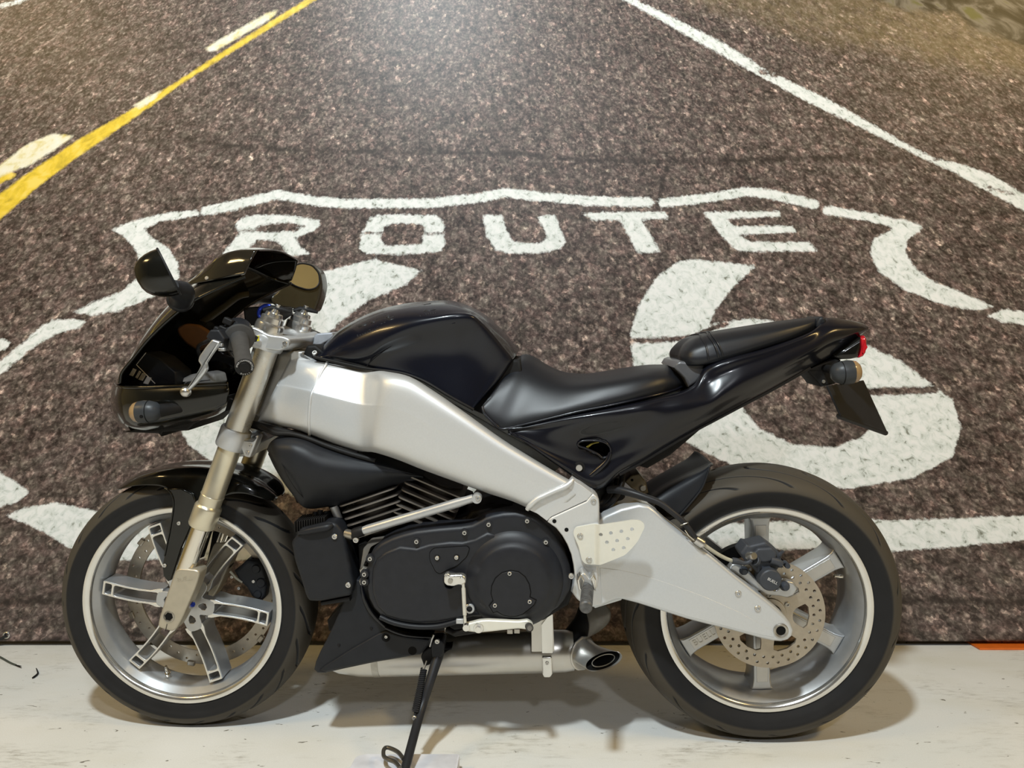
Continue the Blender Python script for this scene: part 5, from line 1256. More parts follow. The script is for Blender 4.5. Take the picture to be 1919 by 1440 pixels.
# ---------------------------------------------------------------- engine
def engine():
    y0 = -.176
    out = [(20, 640), (24, 570), (36, 500), (62, 450), (110, 408), (180, 372), (260, 345), (340, 325), (480, 308), (630, 296), (700, 284), (745, 262), (780, 240), (830, 222), (900, 208), (980, 204), (1060, 218), (1130, 250), (1200, 308), (1255, 385), (1300, 470), (1332, 560), (1342, 640), (1330, 715), (1300, 775), (1255, 828), (1195, 868), (1120, 892), (1030, 902), (900, 900), (780, 888), (700, 888), (640, 905), (560, 928), (480, 942), (400, 946), (320, 940), (240, 928), (170, 908), (110, 876), (66, 830), (36, 770), (22, 705)]
    lp = [(p.x, p.z) for p in tr(Z5, out, y0)]
    o = puff('primary_cover', lp, y0, -.10, .012, M['cover'], bike, 6)
    # raised left field and clutch dome
    fld = [(55, 640), (62, 560), (90, 500), (150, 455), (240, 420), (345, 432), (430, 405), (560, 390), (640, 392), (720, 372), (800, 330), (880, 360), (780, 440), (700, 540), (676, 640), (690, 740), (740, 830), (700, 862), (600, 890), (480, 912), (360, 918), (240, 900), (150, 872), (90, 810), (62, 730)]
    puff('cover_field', [(p.x, p.z) for p in tr(Z5, fld, y0)], y0 - .0055, y0 + .004, .0095, M['cover'], o, 7, ang=60)
    c = B(*Z5(968, 640), y0)
    lathe('clutch_dome', [(.106, .003), (.102, -.0025), (.097, -.0070), (.091, -.0105), (.085, -.0128), (.080, -.0145), (.077, -.0170), (.073, -.0190), (.066, -.0205), (.050, -.0218), (.0, -.0225)], c, (0, 1, 0), M['cover'], o, 96, 50)
    yd = y0 - .0225
    der = [(950, 582), (1000, 590), (1042, 622), (1068, 668), (1078, 720), (1072, 752), (1112, 772), (1100, 800), (1065, 830), (1030, 858), (990, 872), (945, 875), (900, 866), (862, 842), (838, 850), (812, 808), (838, 775), (824, 730), (828, 680), (852, 630), (895, 595)]
    dl = [(p.x, p.z) for p in tr(Z5, der, yd)]
    puff('derby_gasket', inset2(dl, -.0012), yd - .0008, yd + .006, .0003, M['hole'], o, 1)
    dc = puff('derby_cover', inset2(dl, .0004), yd - .0022, yd + .004, .0012, M['cover'], o, 3)
    for u, v in ((942, 602), (848, 807), (1071, 783)): bolt(B(*Z5(u, v), yd - .003), (0, -1, 0), .0044, dc)
    ins = rnd([(428, 465), (455, 438), (670, 424), (686, 440), (668, 492), (605, 552), (540, 578), (500, 602), (470, 592), (430, 515)], 16, 3)
    yi = y0 - .0065
    il = [(p.x, p.z) for p in tr(Z5, ins, yi)]
    puff('inspection_gasket', inset2(il, -.0008), yi - .0004, yi + .003, .0002, M['hole'], o, 1)
    ic = puff('inspection_cover', inset2(il, .0004), yi - .0016, yi + .002, .0008, M['cover'], o, 2)
    for u, v in ((477, 500), (601, 497)):
        p = B(*Z5(u, v), yi - .002); lathe('screw_seat', [(0, 0), (.0068, 0), (.0068, .0012)], p, (0, 1, 0), M['dark'], ic, 20); bolt(p + Vector((0, -.002, 0)), (0, -1, 0), .0046, ic)
    for u, v in ((47, 505), (345, 395), (653, 338), (808, 285), (1055, 262), (1175, 398), (10, 605), (10, 655)):
        b_ = bolt(B(*Z5(u, v), y0 - .004), (0, -1, 0), .0050, o, h=.009)
        lathe('bolt_boss', [(.0095, .006), (.0088, -.0015), (.0055, -.0015)], B(*Z5(u, v), y0), (0, 1, 0), M['cover'], o, 20)
    # lower bead and drain hose along the cover
    tube('cover_bead', tr(Z5, [(110, 880, -.172), (200, 918, -.176), (330, 942, -.176), (480, 940, -.176), (620, 905, -.176)], 0), .0055, M['matte'], o, 10, smooth=5)
    box('hose_clip', (-.008, -.006, -.005), (.008, .006, .005), M['clamp'], o, .001).location = B(*Z5(625, 903), -.178)
    lathe('timing_plug', [(.0062, -.001), (.0095, -.001), (.0105, 0), (.0105, .004)], B(*Z5(685, 828), y0 - .008), (0, 1, 0), M['clamp'], o, 24)
    # crankcase behind
    lpc = tr(Z5, [(-30, 420), (10, 400), (60, 430), (200, 340), (640, 270), (700, 200), (900, 150), (1100, 190), (1300, 420), (1380, 640), (1320, 800), (1160, 900), (1000, 940), (500, 970), (200, 940), (20, 800), (-20, 620)], -.12)
    cc = puff('crankcase', lpc, -.125, .15, .006, M['dark'], bike, 2)
    puff('case_lug', tr(Z4, rnd([(640, 760), (670, 728), (750, 718), (690, 760), (655, 850), (640, 900), (620, 890)], 10), -.13), -.15, -.11, .003, mat('case_lug_grey', (.16, .15, .135), .5, .4), cc, 2)
    for u, v in ((632, 910), (630, 972)): lathe('case_nut', [(0, -.004), (.008, -.004), (.010, 0), (.010, .006)], B(*Z4(u, v), -.165), (0, 1, 0), M['steel'], cc, 6)
    # cylinders with fins
    def cyl(name, base, tip, w, n, depth):
        """base, tip in zoom4 px along the cylinder axis; w: half width of the fins in zoom px"""
        a, b_ = B(*Z4(*base), -.045), B(*Z4(*tip), -.045); ax = (b_ - a); L_ = ax.length; ax.normalize()
        si = Vector((ax.z, 0, -ax.x)); hw = w / 3.13 / 800
        core = bpy.data.objects.new(name, None); C.objects.link(core); core.parent = bike
        lathe('barrel', [(0, 0), (.056, 0), (.056, L_), (0, L_)], a, ax, M['barrel'], core, 28)
        prev = None
        for k in range(n):
            p = a + ax * (L_ * (.10 + .84 * k / (n - 1))); h = .0016
            lp2 = rnd([(-hw, -depth), (hw, -depth), (hw, depth), (-hw, depth)], .012, 3)
            def V(x, y, t): return p + si * x + Vector((0, y, 0)) + ax * t
            vv = [V(x, y, -h) for x, y in lp2] + [V(x, y, h) for x, y in lp2]; m_ = len(lp2)
            ff = [tuple(range(m_)), tuple(range(2 * m_ - 1, m_ - 1, -1))] + [(i, (i + 1) % m_, m_ + (i + 1) % m_, m_ + i) for i in range(m_)]
            mk('fin', vv, ff, M['fin'], core)
        return core
    M['fin'] = mat('fin_edge_alloy', (.20, .18, .16), .42, .6); M['barrel'] = mat('barrel_brown_grey', (.05, .042, .036), .5, .3)
    cyl('front_cylinder', (770, 640), (690, 420), 165, 6, .075)
    cyl('rear_cylinder', (980, 600), (1080, 360), 165, 6, .075)
    hd = puff('cylinder_base', tr(Z4, [(560, 640), (640, 590), (860, 560), (1000, 540), (1160, 560), (1180, 640), (900, 680), (640, 720)], -.06), -.068, .068, .006, mat('base_brown_grey_alloy', (.13, .115, .10), .5, .5), bike, 3)
    bolt(B(*Z4(902, 556), -.072), (0, -1, 0), .0055, hd)
    puff('rocker_bridge', tr(Z4, [(840, 520), (870, 480), (880, 420), (905, 395), (930, 420), (935, 490), (960, 530), (900, 545)], -.05), -.066, .06, .004, M['dark'], hd, 2)
    # engine void behind spar and cover so nothing shows through
    puff('intake_body', tr(Z4, [(430, 520), (560, 490), (830, 400), (1000, 360), (1260, 470), (1290, 560), (1200, 640), (700, 760), (600, 800), (560, 700), (520, 600)], .05), .03, .10, .004, M['dark'], bike, 2)
    puff('engine_mount', tr(Z5, [(600, 250), (820, 130), (1000, 130), (1180, 230), (1300, 400), (1180, 300), (1000, 210), (830, 220), (700, 290)], -.08), -.10, .1, .004, M['dark'], bike, 2)
    # tie bar
    a, b_ = B(*Z4(585, 686), -.155), B(*Z4(1290, 478), -.182)
    d = (b_ - a).normalized(); L_ = (b_ - a).length
    t = lathe('tie_bar', [(0, .012), (.0085, .012), (.0085, L_ * .02 + .012), (.0098, L_ * .06 + .012), (.0098, L_ - .04), (.0085, L_ - .02), (.0085, L_ - .006), (0, L_ - .006)], a, d, M['clamp'], bike, 20)
    lathe('bar_sleeve', [(0, -.006), (.0105, -.006), (.0115, .0), (.0115, .014), (.010, .018), (0, .018)], a, d, M['dark'], t, 16)
    lathe('bar_eye', [(0, -.010), (.0100, -.010), (.0100, .010), (0, .010)], B(*Z4(1296, 480), -.186), (0, 1, 0), M['clamp'], t, 18)
    bolt(B(*Z4(1302, 482), -.197), (0, -1, 0), .0055, t)
    lathe('mount_rod', [(0, 0), (.009, 0), (.009, .05), (0, .05)], B(*Z4(455, 530), -.10), B(*Z4(520, 700), -.10) - B(*Z4(455, 530), -.10), M['clamp'], bike, 14)
    tube('mount_bush', [B(*Z4(530, 690), -.14), B(*Z4(575, 700), -.15)], .010, M['steel'], t, 12)
    bolt(B(*Z4(585, 728), -.16), (0, -1, 0), .0065, t)
    return o
engine()

def air_scoop():
    # moulded left air duct below the spar
    st = [[(66, 195), (66, 200), (68, 206), (72, 214), (78, 224)],
          [(100, 140), (96, 170), (98, 215), (112, 275), (132, 335)],
          [(200, 118), (190, 160), (185, 240), (190, 340), (205, 450)],
          [(290, 132), (280, 180), (275, 280), (275, 400), (285, 538)],
          [(400, 178), (392, 230), (388, 320), (388, 430), (395, 536)],
          [(520, 220), (515, 262), (512, 340), (512, 430), (518, 518)],
          [(650, 258), (648, 288), (648, 345), (650, 410), (655, 470)],
          [(800, 296), (800, 315), (802, 345), (806, 380), (810, 408)],
          [(980, 350), (980, 354), (980, 358), (980, 362), (980, 366)]]
    ys = [(-.10, -.112, -.118, -.116, -.105), (-.108, -.142, -.152, -.148, -.118), (-.112, -.156, -.168, -.160, -.122), (-.118, -.158, -.172, -.160, -.112), (-.122, -.156, -.169, -.156, -.104),
          (-.124, -.150, -.160, -.146, -.098), (-.124, -.142, -.148, -.134, -.094), (-.122, -.132, -.134, -.122, -.096), (-.112, -.114, -.114, -.112, -.108)]
    rows = [[B(*Z4(u, v), y) for (u, v), y in zip(a, b_)] for a, b_ in zip(st, ys)]
    rows = [[Vector((r[0].x, -.02, r[0].z + .004))] + r + [Vector((r[-1].x, -.02, r[-1].z))] for r in rows]
    o = patch('air_duct', rows, 7, 6, M['matte'], bike, ang=70)
    tube('duct_seam', tr(Z4, [(118, 185, -.1495), (135, 235, -.158), (165, 310, -.163), (200, 380, -.162), (250, 450, -.152), (320, 520, -.120)], 0), .0010, M['dark'], o, 6, smooth=5)
    puff('duct_backing', tr(Z4, [(120, 200), (260, 150), (500, 240), (900, 340), (800, 400), (420, 520), (240, 510)], -.02), -.03, .16, .01, M['dark'], o, 3, back=True)
    tube('duct_gap', tr(Z4, [(20, 60, -.10), (110, 100, -.118), (200, 106, -.122), (290, 128, -.126), (420, 178, -.130), (560, 224, -.132), (700, 262, -.132)], 0), .006, M['dark'], o, 8, smooth=4)
air_scoop()

def oil_cooler():
    y0 = -.152
    out = rnd([(202, 745), (236, 695), (256, 664), (430, 622), (470, 632), (505, 680), (522, 730), (545, 860), (575, 985), (556, 1058), (440, 1080), (380, 1092), (305, 1090), (286, 1050), (262, 970), (222, 850)], 16, 3)
    o = puff('oil_cooler_cover', [(p.x, p.z) for p in tr(Z4, out, y0)], y0, -.02, .009, M['matte'], bike, 5)
    # rolled upper lip
    tube('cover_lip', tr(Z4, [(248, 688, -.152), (300, 676, -.156), (360, 664, -.157), (420, 652, -.156), (448, 640, -.150)], 0), [.004, .007, .008, .008, .005], M['matte'], o, 12, smooth=4)
    for u, v in ((460, 708), (540, 992)): bolt(B(*Z4(u, v), y0 - .002), (0, -1, 0), .0062, o)
    puff('lower_duct', tr(Z4, [(378, 1092), (548, 1060), (552, 1086), (420, 1106), (382, 1112)], y0 + .01), y0 + .008, -.03, .002, M['dark'], o, 2)
    # cooler core fins peeping over the top
    for k in range(13):
        u = 252 + 14 * k; p = B(*Z4(u, 626 - 2.2 * k), -.11)
        box('core_fin', (-.0016, -.03, -.014), (.0016, .03, .010), M['dark'], o, .0008).location = p
    for u, v in ((375, 590), (410, 596), (345, 600)):
        lathe('hose_stub', [(0, 0), (.006, 0), (.006, .014), (0, .014)], B(*Z4(u, v), -.10), (0, .3, 1), M['dark'], o, 10)
    puff('cooler_bracket', tr(Z4, [(430, 530), (470, 525), (500, 640), (560, 760), (620, 980), (600, 1010), (560, 1000), (540, 830), (500, 690)], -.09), -.10, -.06, .003, M['dark'], o, 2)
    puff('lower_stay', tr(Z4, [(430, 1180), (500, 1100), (560, 1060), (580, 1100), (500, 1260), (440, 1240)], -.05), -.07, .0, .003, M['dark'], o, 2)
oil_cooler()

def chin():
    y0 = -.128
    out = [(300, -40), (306, 30), (322, 80), (350, 135), (390, 185), (440, 232), (500, 258), (560, 276), (640, 288), (716, 292), (700, 335), (660, 380), (640, 397), (500, 422), (380, 442), (200, 480), (90, 505), (45, 505), (24, 484), (34, 440), (60, 380), (100, 305), (140, 220), (175, 135), (205, 60), (230, 0), (250, -40)]
    l2 = [(p.x, p.z) for p in tr(Z9, out, y0)]
    o = puff('belly_panel', l2, y0, -.03, .006, M['matte'], bike, 4)
    low = [(60, 480), (90, 455), (240, 360), (400, 268), (450, 250), (540, 282), (640, 296), (696, 304), (684, 340), (640, 385), (500, 410), (380, 430), (200, 466), (100, 490)]
    puff('belly_lower', [(p.x, p.z) for p in tr(Z9, low, y0)], y0 - .006, y0 + .003, .005, M['matte'], o, 4)
    e = [(300, -20), (308, 30), (324, 80), (352, 135), (392, 186), (440, 234)]
    tube('bright_edge', tr(Z9, [(*p, y0 - .002) for p in e], 0), [.002, .004, .0055, .0060, .0055, .004], M['black'], o, 10, smooth=5)
    tube('bright_edge', tr(Z9, [(440, 236, y0 - .004), (500, 262, y0 - .004), (560, 280, y0 - .004), (640, 290, y0 - .004), (712, 294, y0 - .004)], 0), [.0045, .0045, .004, .003, .002], M['black'], o, 10, smooth=5)
    for u, v, r in ((443, 296, .0095), (597, 372, .0095)):
        p = B(*Z9(u, v), y0 - .0062); lathe('screw_pocket', [(0, 0), (r, 0), (r, .001)], p, (0, 1, 0), M['hole'], o, 24)
        if u < 500: bolt(p + Vector((.0005, -.001, .002)), (0, -1, 0), .0036, o)
    for u, v in ((358, 243), (170, 340)): lathe('rivet', [(0, -.0012), (.0025, -.001), (.0032, .0005)], B(*Z9(u, v), y0 - .001), (0, 1, 0), M['dark'], o, 12)
    me = o.data.copy(); me.transform(Matrix.Diagonal((1, -1, 1, 1))); me.flip_normals(); inst(me, 'far_panel', (0, 0, 0), (0, 0, 0), o)
chin()

def exhaust():
    yc = -.030; r = .047
    b0, b1 = B(*Z9(130, 519), yc), B(*Z9(1480, 487), yc)
    a, b_ = b0 + Vector((0, 0, r)), b1 + Vector((0, 0, r)); d = (b_ - a).normalized(); L_ = (b_ - a).length
    e = bpy.data.objects.new('muffler', None); C.objects.link(e); e.parent = bike
    lathe('muffler_body', [(0, -.010), (r * .55, -.010), (r * .8, .02), (r * .97, .07), (r, .11), (r, L_ - .030), (r * 1.008, L_ - .028), (r, L_ - .026), (r * .985, L_ - .006), (r * .99, L_ - .004), (r * .97, L_ + .004), (r * .92, L_ + .020), (0, L_ + .020)], a, d, M['exhaust'], e, 64, 50)
    for u, w in ((405, .0075), ):
        t = (B(*Z9(u, 500), yc) - a).dot(d); lathe('muffler_strap', [(r * .99, -w), (r * 1.02, -w), (r * 1.02, w), (r * .99, w)], a + d * t, d, M['steel'], e, 48, closed=True)
    t = (B(*Z9(1380, 480), yc) - a).dot(d)
    lathe('muffler_strap', [(r * .99, -.0125), (r * 1.03, -.0125), (r * 1.03, .0125), (r * .99, .0125)], a + d * t, d, M['exhaust'], e, 48, closed=True)
    puff('strap_buckle', tr(Z9, rnd([(1348, 400), (1405, 400), (1410, 500), (1395, 520), (1360, 520), (1350, 500)], 8), yc - r), yc - r * 1.16, yc - r * .8, .003, M['polished'], e, 3)
    bolt(B(*Z9(1378, 445), yc - r * 1.18), (0, -1, 0), .0042, e)
    puff('hanger_plate', tr(Z9, rnd([(1286, 150), (1412, 150), (1420, 372), (1288, 374)], 5, 2), -.085), -.089, -.085, .001, M['exhaust'], e, 2)
    puff('hanger_strap', tr(Z9, rnd([(1345, 220), (1376, 180), (1390, 150), (1412, 160), (1412, 385), (1348, 385)], 4, 2), -.092), -.0935, -.089, .001, M['polished'], e, 2)
    # slash-cut outlet
    o_c = B(*Z9(1708, 432), -.098)
    u1 = (B(*Z9(1812, 393), -.075) - B(*Z9(1604, 468), -.115)) / 2; v1 = (B(*Z9(1690, 386), -.080) - B(*Z9(1726, 478), -.112)) / 2
    ctr = b_ + d * .022
    def ring(c, p, q, s=1.0, n=40): return [c + p * (s * math.cos(2 * math.pi * i / n)) + q * (s * math.sin(2 * math.pi * i / n)) for i in range(n)]
    upv = Vector((0, .15, .99)).normalized(); sd = d.cross(upv).normalized()
    P = lambda k: ring(ctr + d * k, upv, sd, .040)
    # start ring matched in phase with the cut ellipse: u1 is rear/up, v1 up
    n = 40
    c0 = B(*Z9(1585, 386), -.050); r0 = .036
    dirn = (o_c - c0).normalized(); uu = (Vector((0, 0, 1)) - dirn * dirn.z).normalized(); vv = dirn.cross(uu)
    def start(c, rr):
        out = []
        for i in range(n):
            an = 2 * math.pi * i / n; tv = u1 * math.cos(an) + v1 * math.sin(an); tv = tv - dirn * tv.dot(dirn); out.append(c + tv.normalized() * rr)
        return out
    end = [o_c + u1 * math.cos(2 * math.pi * i / n) + v1 * math.sin(2 * math.pi * i / n) for i in range(n)]
    s0 = start(c0, r0)
    rings = [s0] + [[p.lerp(q, t_) for p, q in zip(s0, end)] for t_ in (.2, .4, .6, .8, 1)]
    inn = [[o_c + (p - o_c) * s_ + dirn * dd for p in end] for s_, dd in ((.965, -.001), (.94, -.010), (.90, -.03))]
    rings += inn; vs_ = [p for q in rings for p in q]; fs = [(i * n + j, i * n + (j + 1) % n, (i + 1) * n + (j + 1) % n, (i + 1) * n + j) for i in range(len(rings) - 1) for j in range(n)]
    mk('outlet_tip', vs_, fs, M['exhaust'], e, 50, recalc=False)
    k = len(inn[-1]); q2 = [o_c + (p - o_c) * .78 + dirn * -.028 for p in end]; q3 = [o_c + (p - o_c) * .7 + dirn * -.045 for p in end]
    mk('outlet_bore', [o_c + (p - o_c) * .945 + dirn * -.004 for p in end] + q3, [(j, (j + 1) % n, n + (j + 1) % n, n + j) for j in range(n)] + [tuple(range(n, 2 * n))], M['hole'], e)
    sm_ = [o_c + u1 * .04 + (p - o_c) * .62 + dirn * -.004 for p in end]
    tube('bore_ring', sm_ + [sm_[0]], .0012, M['steel'], e, 6)
    tube('outlet_collar', s0 + [s0[0], s0[1]], .0032, M['exhaust'], e, 8)
    # header pipe sweeping up behind the tip
    tube('header_pipe', tr(Z9, [(1500, 330, -.01), (1560, 260, .0), (1600, 200, .01), (1620, 140, .02)], 0), .026, M['dark'], e, 20, smooth=5)
    S = [[(1600, 130, -.06), (1650, 120, -.075), (1720, 105, -.07)], [(1615, 190, -.075), (1680, 180, -.09), (1748, 150, -.08)], [(1620, 240, -.075), (1680, 230, -.088), (1735, 210, -.075)], [(1612, 296, -.06), (1640, 284, -.066), (1680, 262, -.06)]]
    patch('splash_shield', [[B(*Z9(u, v), y) for u, v, y in q] for q in S], 6, 6, mat('shield_grey', (.11, .10, .085), .45), bike, thick=.003)
exhaust()

def stand():
    s = bpy.data.objects.new('side_stand', None); C.objects.link(s); s.parent = bike
    puff('pivot_bracket', tr(Z9, rnd([(708, 330), (722, 302), (770, 300), (788, 318), (782, 380), (760, 402), (716, 400)], 10, 3), -.12), -.132, -.09, .004, M['matte'], s, 3)
    bolt(B(*Z9(740, 318), -.1335), (0, -1, 0), .0055, s)
    puff('pivot_arm', tr(Z9, rnd([(650, 395), (668, 360), (700, 340), (800, 345), (830, 340), (828, 355), (790, 360), (770, 400), (740, 410), (700, 440), (670, 450)], 8), -.105), -.118, -.085, .003, M['dark'], s, 3)
    tube('bright_lug', tr(Z9, [(700, 345, -.12), (712, 300, -.125), (722, 278, -.125)], 0), .0035, M['bolt'], s, 8)
    top = B(*Z9(752, 380), -.115); kn = B(*Z9(640, 740), -.19)
    w = MBi @ G(757, 1450, .0475)
    tube('stand_leg', [top, top.lerp(kn, .5), kn, w], [.0125, .0098, .0094, .0092], M['hose'], s, 18, smooth=4)
    # foot plate resting on the block
    f = MBi @ G(757, 1452, .0402)
    fp = puff('foot_plate', [(0, 0), (.055, 0), (.055, .006), (0, .006)], 0, .035, .001, M['hose'], s, 1); fp.location = f + Vector((-.03, -.02, -.0012)); fp.rotation_euler = (-LEAN, 0, -YAW)
    # spring
    a, b_ = B(*Z9(664, 478), -.136), B(*Z9(612, 728), -.198); d = (b_ - a); u, v, dn = basis(d); pts = []
    N_ = 22
    for i in range(N_ * 10 + 1):
        t = i / (N_ * 10); an = 2 * math.pi * N_ * t; pts.append(a + d * t + (u * math.cos(an) + v * math.sin(an)) * .0062)
    tube('return_spring', pts, .0019, M['hose'], s, 6)
    tube('spring_hook', [B(*Z9(680, 430), -.128), B(*Z9(672, 455), -.132), a], .002, M['bolt'], s, 6)
    bolt(B(*Z9(608, 762), -.208), (0, -1, 0), .0048, s)
    tube('spring_hook', [b_, B(*Z9(610, 750), -.206)], .002, M['hose'], s, 6)
    # wire tang
    loop = [(Z9(545, 1000)), (Z9(510, 958)), (Z9(455, 934)), (Z9(432, 945)), (Z9(430, 980)), (Z9(450, 1000)), (Z9(495, 1018)), (Z9(525, 1052))]
    tube('tang', [MBi @ G(px, py, .062) for px, py in loop], .0042, mat('worn_tang_steel', (.14, .13, .11), .35, .8), s, 10, smooth=5)
stand()

def shifter():
    y = -.205
    o = puff('shift_lever', [(p.x, p.z) for p in tr(Z5, rnd([(640, 948), (648, 926), (690, 920), (745, 905), (800, 901), (1000, 909), (1060, 902), (1092, 925), (1094, 952), (1070, 966), (1000, 958), (900, 968), (830, 976), (745, 984), (690, 978), (652, 972)], 12, 3), y)], y, y + .014, .004, M['cream'], bike, 4, back=True)
    p = B(*Z5(743, 950), y); lathe('pivot_collar', [(0, -.004), (.0098, -.004), (.0108, -.001), (.0108, .006)], p, (0, 1, 0), M['polished'], o, 24); lathe('pivot_nut', [(0, -.010), (.006, -.010), (.006, -.003)], p, (0, 1, 0), M['polished'], o, 6)
    q = B(*Z5(1066, 940), y); e = B(*Z5(1072, 954), y - .032)
    lathe('toe_peg', [(0, -.004), (.0080, -.004), (.0080, .026), (.0070, .030), (0, .030)], q, e - q, M['grip'], o, 20)
    lathe('peg_cap', [(0, .034), (.0048, .034), (.0055, .030)], q, e - q, M['polished'], o, 16)
    lathe('rod_joint', [(0, -.006), (.0068, -.006), (.0068, .006), (0, .006)], B(*Z5(664, 945), y - .006), (0, 1, 0), M['polished'], o, 16)
    r0, r1 = B(*Z5(646, 690), -.215), B(*Z5(657, 915), -.215); d = r1 - r0; L_ = d.length
    r = lathe('shift_rod', [(0, -.012), (.003, -.012), (.003, 0), (.0042, .002), (.0042, L_ * .78), (.003, L_ * .80), (.003, L_), (0, L_)], r0, d, mat('white_zinc_rod', (.62, .61, .55), .35, .4), bike, 14)
    a = puff('shift_arm', [(p.x, p.z) for p in tr(Z5, rnd([(520, 620), (530, 602), (548, 598), (560, 610), (640, 608), (662, 625), (662, 660), (645, 680), (615, 672), (580, 684), (540, 680), (520, 660)], 10, 3), -.212)], -.214, -.200, .004, M['polished'], bike, 4)
    lathe('splined_shaft', [(0, -.003), (.0052, -.003), (.0052, .02)], B(*Z5(562, 648), -.214), (0, 1, 0), M['steel'], a, 20)
    lathe('arm_joint', [(0, -.005), (.0060, -.005), (.0060, .004)], B(*Z5(638, 642), -.214), (0, 1, 0), M['polished'], a, 18)
    bolt(B(*Z5(534, 612), -.215), (0, -1, 0), .0036, a)
    # shaft boss on the cover
    lathe('shaft_boss', [(.020, .008), (.016, -.004), (.010, -.010), (.010, -.03)], B(*Z5(566, 640), -.182), (0, 1, 0), M['cover'], a, 24)
    tube('pedal_bracket', tr(Z5, [(540, 960, -.15), (590, 985, -.16), (740, 960, -.19)], 0), .007, M['dark'], bike, 8)
    for u, v in ((545, 955), (990, 965), (945, 968)): box('case_stud', (-.006, -.006, -.005), (.006, .006, .005), M['steel'], bike, .001).location = B(*Z5(u, v), -.14)
shifter()

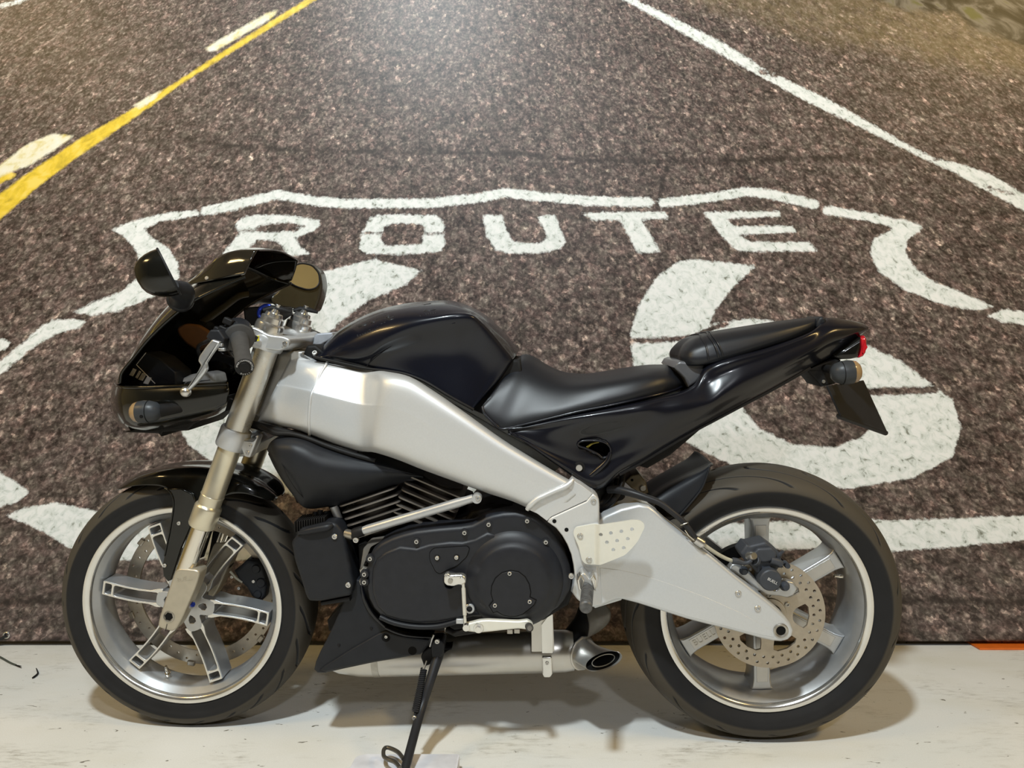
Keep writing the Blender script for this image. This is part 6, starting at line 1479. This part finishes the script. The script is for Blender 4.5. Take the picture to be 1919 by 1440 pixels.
def rear_brake():
    y0 = -.138
    c = puff('rear_brake_caliper', [(p.x, p.z) for p in tr(ZC, rnd([(372, 322), (440, 228), (470, 240), (640, 198), (760, 285), (800, 330), (810, 420), (780, 470), (740, 520), (560, 540), (500, 470), (420, 400)], 20, 3), y0)], y0, -.088, .006, M['caliper'], bike, 4)
    puff('caliper_bridge', [(p.x, p.z) for p in tr(ZC, rnd([(500, 330), (560, 270), (700, 262), (760, 320), (740, 400), (620, 420), (540, 400)], 16, 3), y0 - .008)], y0 - .008, y0 + .01, .005, M['caliper'], c, 4)
    p = B(*ZC(668, 575), y0 - .006)
    lathe('piston_cap', [(0, -.0165), (.0205, -.0165), (.0228, -.014), (.0232, -.004), (.0232, .03)], p, (0, 1, 0), M['caliper'], c, 40)
    text('logo_lettering', 'BUELL', p + Vector((.003, -.0170, -.001)), .0085, M['print'], c, .0003, roll=R(28))
    br = puff('caliper_bracket', [(p_.x, p_.z) for p_ in tr(ZC, rnd([(255, 480), (280, 430), (330, 425), (480, 520), (600, 640), (740, 700), (850, 600), (930, 620), (968, 680), (930, 750), (860, 778), (770, 760), (640, 755), (560, 700), (380, 560)], 20, 3), -.126)], -.128, -.110, .004, M['alloy'], c, 3)
    for u, v, r in ((835, 660, .0085), (408, 500, .0075)):
        q = B(*ZC(u, v), -.129); lathe('slide_pin_boot', [(0, -.010), (r * .7, -.010), (r, -.006), (r * 1.25, 0), (r * 1.25, .004)], q, (0, 1, 0), M['caliper'], c, 20)
    lathe('banjo', [(0, -.012), (.007, -.012), (.0095, -.006), (.0095, .008)], B(*ZC(485, 345), y0 - .006), (-.3, .9, -.3), M['bolt'], c, 16)
    lathe('banjo_collar', [(.0085, -.004), (.0105, -.003), (.0105, .003), (.0085, .004)], B(*ZC(535, 400), y0 - .006), (.8, .4, -.5), M['caliper'], c, 16)
    bl = lathe('bleed_screw', [(0, -.012), (.003, -.012), (.0035, -.004), (.006, 0), (.006, .008)], B(*ZC(780, 330), y0 + .004), (-.5, .5, -.8), M['caliper'], c, 12)
    tube('pad_pin', tr(ZC, [(690, 390, y0 - .004), (760, 410, y0 - .006), (790, 430, y0 - .004)], 0), .0085, M['caliper'], c, 14)
    lathe('pin_end', [(0, -.004), (.0052, -.004), (.0060, 0), (.0060, .02)], B(*ZC(862, 448), -.122), (0, 1, 0), M['caliper'], c, 14)
    # hoses
    tube('brake_hose', tr(ZD, [(520, 250, -.12), (640, 250, -.13), (800, 290, -.145), (960, 340, -.155), (1150, 410, -.162), (1300, 520, -.168), (1430, 630, -.170), (1520, 740, -.172), (1580, 830, -.172)], 0), [.0085, .0085, .0080, .0074, .0066, .0062, .0060, .0060, .0058], M['hose'], bike, 12, smooth=5)
    hl = tube('brake_line', tr(ZC, [(-60, 190, -.172), (10, 240, -.168), (120, 315, -.160), (220, 370, -.152), (300, 400, -.148)], 0), .0040, M['cable'], bike, 10, smooth=5)
    tube('line_elbow', tr(ZC, [(290, 395, -.150), (340, 400, -.150), (400, 418, -.150), (450, 415, -.150), (490, 390, -.150)], 0), [.007, .0065, .0045, .0042, .0045], M['caliper'], hl, 10, smooth=4)
    lathe('line_ferrule', [(0, -.012), (.0085, -.012), (.0095, -.004), (.0095, .006), (.0065, .010), (0, .010)], B(*ZD(1650, 895), -.172), (B(*ZD(1700, 920), -.172) - B(*ZD(1580, 840), -.172)), M['bolt'], hl, 18)
    tube('hose_clip', tr(ZD, [(1410, 682, -.178), (1450, 672, -.180), (1500, 650, -.178)], 0), .0014, M['chrome'], hl, 8)
    tube('hose_clip', tr(ZD, [(1465, 745, -.178), (1510, 810, -.178), (1580, 870, -.178)], 0), .0014, M['chrome'], hl, 8)
    # bracket, wiring and subframe bits between tail and swingarm
    k = puff('reservoir_bracket', tr(ZD, rnd([(715, 140), (800, 60), (900, 40), (980, 140), (1010, 280), (960, 300), (800, 220)], 12), -.02), -.03, .05, .003, mat('bronze_bracket', (.16, .13, .08), .45, .5), bike, 2)
    lathe('bracket_hole', [(0, 0), (.0032, 0), (.0032, .001)], B(*ZD(815, 132), -.0306), (0, 1, 0), M['hole'], k, 12)
    lathe('bracket_bush', [(0, -.006), (.006, -.006), (.0085, 0), (.0085, .004)], B(*ZD(948, 228), -.031), (0, 1, 0), M['steel'], k, 16)
    for pts in ([(700, 60, -.09), (680, 200, -.10), (600, 360, -.11), (500, 460, -.11), (430, 500, -.10)], [(560, 180, -.08), (540, 300, -.09), (470, 400, -.09), (420, 430, -.09)], [(640, 120, -.07), (600, 260, -.08), (560, 330, -.08)]):
        tube('loom_tube', tr(ZD, pts, 0), .007, M['hose'], bike, 10, smooth=5)
    puff('shock_body', tr(ZD, [(420, 320), (520, 180), (700, 160), (720, 320), (620, 420), (520, 560), (430, 640)], -.03), -.05, .06, .004, M['dark'], bike, 2)
rear_brake()
